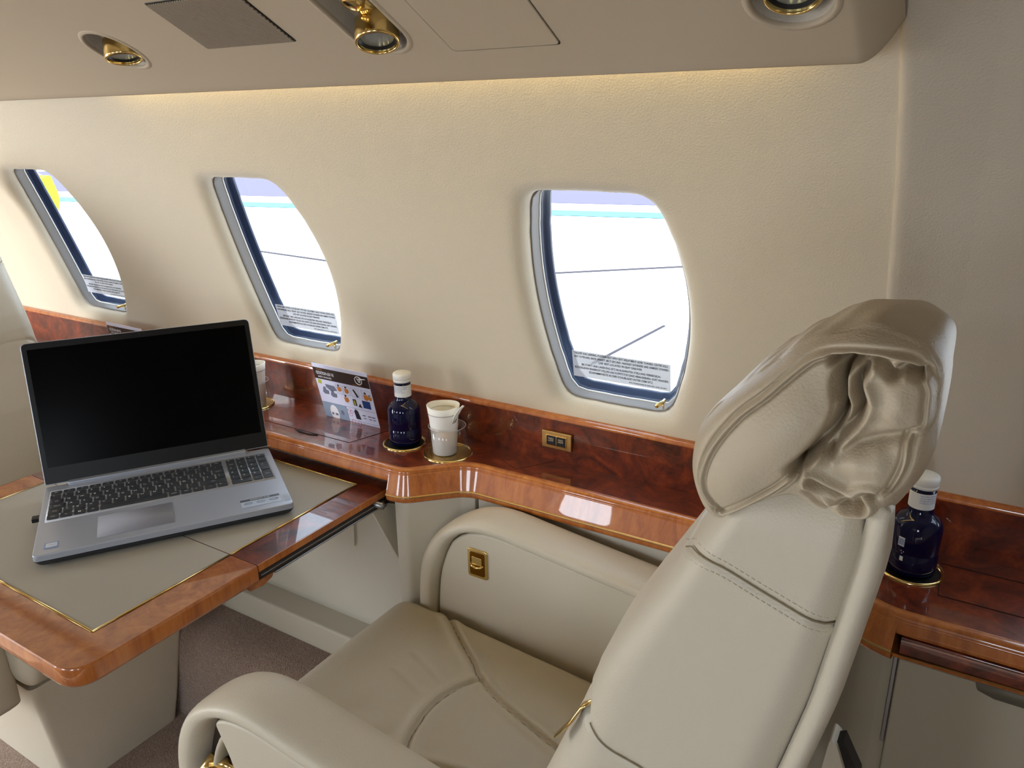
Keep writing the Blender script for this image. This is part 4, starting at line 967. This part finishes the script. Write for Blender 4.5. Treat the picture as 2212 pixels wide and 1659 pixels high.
# ------------------------------------------------------------------ passenger seat
FRONT = [(.50, -.33), (.60, -.31), (.70, -.284), (.752, -.264), (.79, -.248), (.83, -.234), (.86, -.226), (.888, -.214), (.955, -.178), (.997, -.156), (1.028, -.139), (1.07, -.118)]
REAR = [(.50, -.12), (.70, -.102), (.855, -.067), (.906, -.056), (.969, -.047), (1.02, -.040), (1.07, -.036)]
def interp(tab, z): a = np.array(tab); return np.interp(z, a[:, 0], a[:, 1])
def np_part(name, V, F, m, root): return part(name, mesh_np(name, V, F), m, root)
def make_seat():
    s = thing('passenger_seat', 'beige leather passenger seat with brass fittings facing the table, nearest the camera', 'seat', (-.45, .685, .08), 0, 'leather seats facing each other across the table')
    # --- seat cushion
    V, F, U = rbox((170, 130, 26), (.250, .2005, .070), (.045, .022, .045))
    x, y, z = V.T
    u = x/.25; v = y/.2005; top = np.clip(z/.07, 0, 1)
    z = z+top*(.014*(1-u**2)*(1-v**2)) - .5*(.035)*(u+1)*1.0 + .018
    z = z-.02*np.clip((-u-.72)/.28, 0, 1)**2*top
    z = z+top*.004*np.exp(-((u+.1)**2+(v-.1)**2)/.15)
    V = np.stack([x-.553, y+.6875, z+.431], 1); Nn = vnormals(V, F)
    up = np.clip((Nn[:, 2]-.15)*3, 0, 1); P2 = V[:, :2]
    c1 = catmull([(-.705, .895), (-.672, .872), (-.625, .835), (-.575, .798), (-.545, .772), (-.50, .752), (-.43, .735), (-.36, .722), (-.30, .715)], 8)
    c1m = c1.copy(); c1m[:, 1] = 1.364-c1m[:, 1]
    c2 = catmull([(-.541, .769), (-.558, .740), (-.566, .70), (-.567, .682), (-.566, .664), (-.558, .624), (-.541, .595)], 8)
    c3 = catmull([(-.541, .640), (-.50, .648), (-.44, .652), (-.36, .654)], 6); c3b = c3.copy(); c3b[:, 1] = 1.364-c3b[:, 1]
    for c in (c1, c1m, c2): V = groove(V, Nn, polydist(P2, c), up, .0060, .0028); V = V+Nn*(up*.0028*np.exp(-((polydist(P2, c)-.0095)/.007)**2))[:, None]
    # pulled leather wrinkles near the seam crossing
    for (a, b_, dpt) in (((-.60, .70), (-.66, .72), .0014), ((-.59, .735), (-.66, .765), .0014), ((-.59, .66), (-.655, .64), .0012), ((-.585, .62), (-.64, .59), .0012)):
        V = V-Nn*(up*dpt*np.exp(-(polydist(P2, [a, b_])/.006)**2))[:, None]
    cu = np_part('seat_cushion', V, F, M_leather2, s)
    def topz(c, lift):
        out = []
        for p in c:
            i = np.argmin(np.where(Nn[:, 2] > .3, ((V[:, :2]-p)**2).sum(1), 9)); out.append((p[0], p[1], V[i, 2]+lift))
        return out
    for c in (c1[2:], c1m[2:], c2): part('seam', tmesh(topz(c, .0004), .0008, 6, up=(0, 0, 1)), M_seam_shade, cu)  # thin tubes coloured as the shadow in the cushion seams
    # --- backrest
    V, F, U = rbox((60, 80, 270), (.075, .213, .285), (.032, .034, .045))
    a = (V[:, 0]/.075+1)/2; z = .785+V[:, 2]*1.0
    zt = np.clip((V[:, 2]-.15)/.135, 0, 1)
    xf, xr = interp(FRONT, z), interp(REAR, z); x = xf+(xr-xf)*a; y = .685+V[:, 1]
    y = y-.006*np.sign(V[:, 1])*0
    bul = np.clip(1-np.abs(V[:, 1])/.213, 0, 1)
    V = np.stack([x-.010*np.clip(bul*2.5, 0, 1)*(1-a)*np.clip((1-zt), 0, 1), y, z], 1); Nn = vnormals(V, F); V0, N0 = V.copy(), Nn.copy()
    P2 = V[:, [0, 2]]
    sm = catmull([(-.20, .985), (-.175, .992), (-.159, .9935), (-.149, .997), (-.129, .996), (-.097, .985), (-.045, .967)], 8)
    lm_ = catmull([(-.262, .846), (-.242, .838), (-.2335, .827), (-.229, .813), (-.208, .800), (-.181, .795), (-.14, .786), (-.07, .775)], 8)
    side = np.clip((np.abs(Nn[:, 1])-.05)*4, 0, 1); frontm = np.clip((-Nn[:, 0]-.2)*3, 0, 1); m_ = np.maximum(side, frontm)
    d = polydist(P2, sm); V = groove(V, Nn, d, m_, .0022, .0022); V = V+Nn*(m_*.0008*np.exp(-((d-.0062)/.0035)**2))[:, None]
    d = polydist(P2, lm_); V = groove(V, Nn, d, side, .0024, .0024); V = V+Nn*(side*.0010*np.exp(-((d-.008)/.006)**2))[:, None]
    rp_ = [(interp(REAR, zz)-.004, zz) for zz in np.linspace(.5, 1.07, 30)]
    bk_ = np_part('backrest', V, F, M_leather, s)
    def side_y(c, lift):
        out = []
        for p in c:
            dd = np.where(N0[:, 1] < -.3, ((V0[:, [0, 2]]-p)**2).sum(1), 9); i = np.argpartition(dd, 4)[:4]
            if dd[i].min() < 4e-5:
                w_i = 1/(dd[i]+1e-8); out.append((p[0], float((V0[i, 1]*w_i).sum()/w_i.sum())-lift, p[1]))
        return out
    for c in (sm[sm[:, 0] > -.160], lm_[lm_[:, 0] > -.2275]): part('seam', tmesh(side_y(c, -.0002), .00065, 8), M_seam_shade, bk_)  # backrest seams get the same painted shadow line
    part('rear_piping', tmesh(side_y(rp_, .0002)[:-3], .0017, 8), M_leather3, bk_)
    # twin rows of top stitching either side of the yoke seam
    st_ = []
    for off in (-.0062, .0062):
        cc = sm+np.array([0, off]); seg = np.linalg.norm(np.diff(cc, axis=0), axis=1); L_ = np.concatenate([[0], np.cumsum(seg)]); tt = 0
        while tt+.0030 < L_[-1]:
            p, q_ = [np.array([np.interp(w_, L_, cc[:, 0]), np.interp(w_, L_, cc[:, 1])]) for w_ in (tt, tt+.0026)]
            e = side_y([p, q_], .0008) if p[0] > -.163 else []
            if len(e) == 2: st_.append(tube(e, .00042, 5))
            tt += .0042
    V_, F_ = join(*st_); part('stitching', mesh_np('st', V_, F_), mat('stitch thread', 'bfb39b', rough=.6), bk_)
    # rear shell wrapping the back
    rows_2 = []
    for zz in np.linspace(.42, 1.062, 40):
        k_ = 1-max(0, (zz-1.02)/.042)**2*.5; xr_ = float(interp(REAR, zz)); row_ = []
        for (dx, dy) in ((-.006, .010), (-.002, .003), (.003, .0005), (.007, .002), (.011*k_, .010), (.012*k_, .022), (.006*k_, .06), (-.006*k_, .12), (-.012*k_, .20), (-.012*k_, .30), (-.010*k_, .37), (-.006, .41), (-.012, .42), (-.02, .41)):
            row_.append((xr_+dx, .474+dy, zz))
        rows_2.append(row_)
    last = np.array(rows_2[-1]); cx_ = last.mean(0); rows_2.append([tuple((p-cx_)*np.array([.3, .96, 1])+cx_+np.array([-.004, 0, .004])) for p in last])
    V, F = grid(np.array(rows_2)); part('back_shell', fix(mesh_np('sh', V, F)), M_leather, s)
    part('rear_cover', extrude(roundpoly([(-.075, .60), (-.0565, .783), (-.050, .778), (-.036, .74), (-.030, .66), (-.030, .60)], .004, 4), .595, .62, 'y'), M_leather, s, bevel=.003)
    part('rear_slot', extrude([(-.052, .778), (-.046, .782), (-.030, .752), (-.020, .70), (-.020, .60), (-.034, .60), (-.034, .70)], .600, .615, 'y'), M_dark, s, smooth=False)
    part('neck_support', tmesh([(-.055, .60, 1.02), (-.05, .60, 1.09)], .016, 16, up=(0, 1, 0)), M_leather, s)
    # --- headrest
    O = np.array([(-.148, 1.0205), (-.158, 1.036), (-.1629, 1.0588), (-.1585, 1.0842), (-.1411, 1.1111), (-.1104, 1.1437), (-.0873, 1.1624), (-.0631, 1.1722), (-.0473, 1.1725), (-.0300, 1.1672), (-.0195, 1.1580), (-.0146, 1.1440), (-.0139, 1.119), (-.013, 1.0953), (-.019, 1.0754), (-.0304, 1.0539), (-.0428, 1.0460), (-.0654, 1.0456), (-.0783, 1.0500), (-.0885, 1.0530), (-.0990, 1.0500), (-.113, 1.0401), (-.1359, 1.0214)])
    Oc = catmull(O, 10, closed=True); cen = np.array([-.078, 1.103])
    ang = np.unwrap(np.arctan2(Oc[:, 1]-cen[1], Oc[:, 0]-cen[0])); rad = np.linalg.norm(Oc-cen, axis=1)
    if ang[-1] < ang[0]: ang, rad = ang[::-1], rad[::-1]
    NA = 420; th_ = np.linspace(ang[0], ang[0]+2*math.pi, NA, endpoint=False)
    rr_ = np.interp(th_, np.concatenate([ang, [ang[0]+2*math.pi]]), np.concatenate([rad, [rad[0]]]))
    C2_ = np.stack([np.cos(th_), np.sin(th_)], 1)
    rings = []
    def ring(scale, y, dz=0.0, k=1.0):
        P_ = cen+C2_*(rr_*scale)[:, None]; return np.stack([P_[:, 0], np.full(NA, y)+0, P_[:, 1]+dz*np.clip((P_[:, 1]-1.10)/.07, 0, 1)], 1)
    _rg = catmull([(.02, .75, -.04), (.5, .748, -.04), (.78, .738, -.038), (.89, .72, -.034), (.94, .69, -.026), (.965, .65, -.017), (.98, .61, -.011), (.99, .57, -.008), (.995, .54, -.007), (.995, .515, -.006)], 3)
    for sc_, y, dz in _rg[:-1]: rings.append(ring(sc_, y, dz+.003))
    NB = len(rings)
    nR = 150
    for rho in np.linspace(.992, .004, nR):
        y = .476+.030*max(0, (rho-.80)/.20)**2.2; rings.append(ring(rho, y, -.003*min(1, rho/.7)))
    G = np.array(rings); P2 = G[NB:, :, [0, 2]].reshape(-1, 2)
    pipe1 = [(-0.134, 1.037), (-0.1438, 1.0485), (-0.1454, 1.0619), (-0.139, 1.0836), (-0.124, 1.1078), (-0.108, 1.1248), (-0.093, 1.1423), (-0.0819, 1.1522), (-0.0656, 1.1569), (-0.0483, 1.1577), (-0.0336, 1.1558), (-0.0245, 1.149)]
    pipe2 = [(-0.134, 1.0365), (-0.1291, 1.0355), (-0.1077, 1.0535), (-0.0915, 1.0694), (-0.0768, 1.0923), (-0.0683, 1.1124), (-0.0667, 1.1261), (-0.0692, 1.1388), (-0.066, 1.1494)]
    F1 = [(-0.0586, 1.1511), (-0.0634, 1.1427), (-0.062, 1.1328), (-0.0587, 1.1246), (-0.0624, 1.1121), (-0.0694, 1.0985), (-0.0813, 1.0825)]
    C1 = [(-0.0624, 1.1514), (-0.0671, 1.143), (-0.0661, 1.1321), (-0.0638, 1.1237), (-0.0674, 1.1096), (-0.0757, 1.0947), (-0.0866, 1.079)]
    Cr2 = [(-0.055, 1.1483), (-0.0584, 1.1392), (-0.0551, 1.1282), (-0.0564, 1.1177), (-0.0636, 1.1058), (-0.0689, 1.094)]
    F2_ = [(-0.051, 1.1503), (-0.0542, 1.1413), (-0.0487, 1.13), (-0.0506, 1.1203), (-0.0568, 1.1087), (-0.0658, 1.0901)]
    C3 = [(-0.0727, 1.1513), (-0.0601, 1.1529), (-0.0477, 1.1531), (-0.0401, 1.1473), (-0.0342, 1.151), (-0.0267, 1.1487)]
    rp2 = [(-0.0245, 1.149), (-0.0202, 1.1401), (-0.0195, 1.1319), (-0.0194, 1.1179), (-0.0265, 1.1121), (-0.0267, 1.0959), (-0.0308, 1.08), (-0.0347, 1.0753)]
    vall = [(-0.0685, 1.0901), (-0.0539, 1.1012), (-0.0348, 1.1101), (-0.0265, 1.1121)]
    lr1 = [(-0.0796, 1.0791), (-0.0667, 1.0742), (-0.0555, 1.0707), (-0.0457, 1.0763), (-0.0353, 1.0758)]
    lc1 = [(-0.0764, 1.075), (-0.0634, 1.0693), (-0.0524, 1.0668), (-0.0412, 1.0718)]
    lr2 = [(-0.0788, 1.0713), (-0.0712, 1.0603), (-0.0566, 1.0568), (-0.044, 1.0586), (-0.0416, 1.0648), (-0.0478, 1.068), (-0.0536, 1.0655)]
    lc2 = [(-0.0773, 1.0652), (-0.0647, 1.0562), (-0.052, 1.0637), (-0.0461, 1.063)]
    H = np.zeros(len(P2))
    for ln_, hgt, wd_ in ((pipe1, .0028, .0014), (pipe2, .0030, .0015), (F1, .010, .0034), (F2_, .0075, .0036), (rp2, .0035, .0018), (lr1, .008, .0040), (lr2, .009, .0036),
                          (C1, -.036, .0034), (Cr2, -.024, .0032), (C3, -.020, .0028), (vall, -.010, .0042), (lc1, -.010, .0026), (lc2, -.012, .0028)):
        cc = catmull(ln_, 6); H = H+hgt*np.exp(-(polydist(P2, cc)/wd_)**2)
    for ln_, dp_, wd_, of_ in ((pipe1, -.0032, .0013, .0026), (pipe2, -.0030, .0013, .0027), (rp2, -.0035, .0014, .0025)):
        cc = catmull(ln_, 6); dd = polydist(P2, cc); H = H+dp_*np.exp(-((dd-of_)/wd_)**2)
    for (bx, bz_, sx_, sz_, hh) in ((-.102, 1.095, .030, .030, .015), (-.125, 1.062, .022, .022, .010), (-.085, 1.12, .02, .02, .006), (-.036, 1.130, .011, .016, .010), (-.045, 1.090, .016, .012, .010), (-.027, 1.075, .008, .012, -.004)):
        H = H+hh*np.exp(-((P2[:, 0]-bx)/sx_)**2-((P2[:, 1]-bz_)/sz_)**2)
    # small creases radiating in the bunched part
    w_ = np.exp(-((P2[:, 0]+.045)/.028)**2-((P2[:, 1]-1.10)/.05)**2)
    H = H+w_*.0005*np.sin(P2[:, 0]*420+P2[:, 1]*260+3*np.sin(P2[:, 1]*90))
    fade = np.repeat(np.clip((1.0-np.linspace(.992, .004, nR))/.05, 0, 1), NA)
    G[NB:, :, 1] -= (H*fade).reshape(nR, NA)
    # soft leather sag on the wrapped top
    for i in range(10, NB+4): G[i, :, 2] += .0009*np.sin(th_*9+i*.35)+.0005*np.sin(th_*17-i*.28)
    V, F = grid(G, close_v=True); F = list(F); F.append(tuple(range(NA))); F.append(tuple((len(G)-1)*NA+j for j in range(NA)))
    hr = part('headrest', fix(mesh_np('hr', V, F)), M_leather3, s)
    # --- armrests
    outer_ = catmull([(-.752, .42), (-.752, .48), (-.747, .56), (-.735, .605), (-.708, .648), (-.668, .680), (-.625, .697), (-.583, .700), (-.527, .694), (-.462, .686), (-.324, .670), (-.28, .665)], 6)
    inner_ = catmull([(-.715, .42), (-.715, .48), (-.7085, .56), (-.697, .605), (-.680, .640), (-.654, .6625), (-.623, .6725), (-.584, .674), (-.53, .668), (-.47, .661), (-.336, .646), (-.28, .641)], 6)
    mid_ = (outer_+inner_)/2; half_ = np.linalg.norm(outer_-inner_, axis=1)/2
    for yc_, nm in ((.9185, 'far'), (.450, 'near')):
        path = [(p[0], yc_, p[1]) for p in mid_]
        ar = part('armrest', tmesh(path, .02, 32, ell=(.0375, half_), up=(0, 1, 0)), M_leather, s)
        ic = [(p[0]+.0015*(1 if p[1] < .64 else .4), p[1]-.0012) for p in inner_[4:]]
        if nm == 'far':
            part('side_panel', extrude(ic+[(-.290, .42), (-.713, .42)], .8940, .948, 'y'), M_leather, ar, bevel=.005, seg=4)
        else:
            part('side_panel', extrude(ic+[(-.290, .42), (-.713, .42)], .450, .4795, 'y'), M_leather, ar, bevel=.005, seg=4)
            k0 = next(i for i, p in enumerate(ic) if p[0] > -.658)
            lead = [tuple(p) for p in catmull([(-.640, .42), (-.648, .48), (-.656, .535), (-.645, .566), (-.636, .590), (-.641, .615), (-.651, .638), (-.6585, .655)], 5)]
            part('cover', extrude(lead+ic[k0:]+[(-.290, .42)], .4185, .438, 'y'), M_leather, ar, bevel=.006, seg=4)
            part('recess_back', extrude(ic[:k0+6]+[(-.60, .52), (-.60, .42), (-.713, .42)], .4385, .4495, 'y'), M_slot, ar, smooth=False)
            part('recess_liner', tmesh([(p[0]+.020, .434, p[1]-.012) for p in ic[2:32]], .02, 20, ell=(.012, .0045), up=(0, 1, 0)), M_leather2, ar)
            me = lathe([(.0001, -.0135), (.0082, -.0135), (.0096, -.0125), (.0096, .007), (.0082, .0085), (.006, .009), (.006, .016)], 0, 0, 28); me.transform(frame_m((-.690, .424, .574), (0, .55, -.8), (.75, .0, -.1))); kn = part('release_knob', me, M_brass, ar)
            part('lever_arm', tmesh([(-.686, .427, .577), (-.668, .431, .584), (-.652, .436, .578)], [.0085, .007, .006], 14), M_brass, kn)
    # brass recline latch cup in the far armrest
    lt = part('latch_plate', extrude(roundpoly([(-.646, .591), (-.608, .591), (-.608, .6425), (-.646, .6425)], .006, 6), .8915, .8965, 'y'), M_brass, s, bevel=.0015, seg=3)
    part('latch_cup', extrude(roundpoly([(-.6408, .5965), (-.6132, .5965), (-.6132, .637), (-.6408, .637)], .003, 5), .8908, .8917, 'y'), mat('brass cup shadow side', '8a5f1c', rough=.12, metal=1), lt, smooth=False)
    part('latch_lever', tmesh([(-.6390, .8905, .617), (-.6350, .8875, .614), (-.627, .886, .6128), (-.6190, .8875, .614), (-.6150, .8905, .617)], .0018, 10), M_brass, lt)
    part('latch_lever', extrude(roundpoly([(-.6365, .615), (-.6175, .615), (-.6175, .630), (-.6365, .630)], .002, 4), .8892, .8910, 'y'), M_brass, lt, bevel=.0006)
    # seat belt buckle tucked between cushion and backrest
    bu = part('belt_buckle', tmesh([(-.262, .487, .777), (-.247, .485, .800), (-.238, .487, .818), (-.232, .492, .823)], .0028, 10, ell=(.006, .0016)), M_brass, s)
    # base, skirt and pedestal
    part('seat_frame', box(-.66, -.27, .51, .865, .34, .405), M_leather, s, bevel=.012, seg=3)
    G = np.array([[(x_, y_, z_) for x_, y_ in roundpoly([(-.72-.02*t_, .60-.035*t_), (-.30, .60-.035*t_), (-.30, .83+.03*t_), (-.72-.02*t_, .83+.03*t_)], .012, 4)] for t_, z_ in ((0, .0802), (.35, .15), (.8, .25), (1.25, .352))])
    V, F = grid(G, close_v=True); F = list(F); n_ = G.shape[1]; F.append(tuple(range(n_))); F.append(tuple(3*n_+j for j in range(n_)))
    part('pedestal', fix(mesh_np('pd', V, F)), M_leather, s, autosm=45)
    return s
seat = make_seat()
seat2 = copy_tree(seat)
for ch in list(seat2.children):
    if ch.name.startswith('belt_buckle'): bpy.data.objects.remove(ch)
for ch in seat2.children:
    if ch.name.startswith(('armrest', 'latch_plate')): ch.location.z -= .075
seat2.location = (-2.06+.45, 1.37-.685, .08); seat2.rotation_euler = (0, 0, math.pi)
seat2['label'] = 'beige leather passenger seat at the far left, facing the laptop from beyond the table'
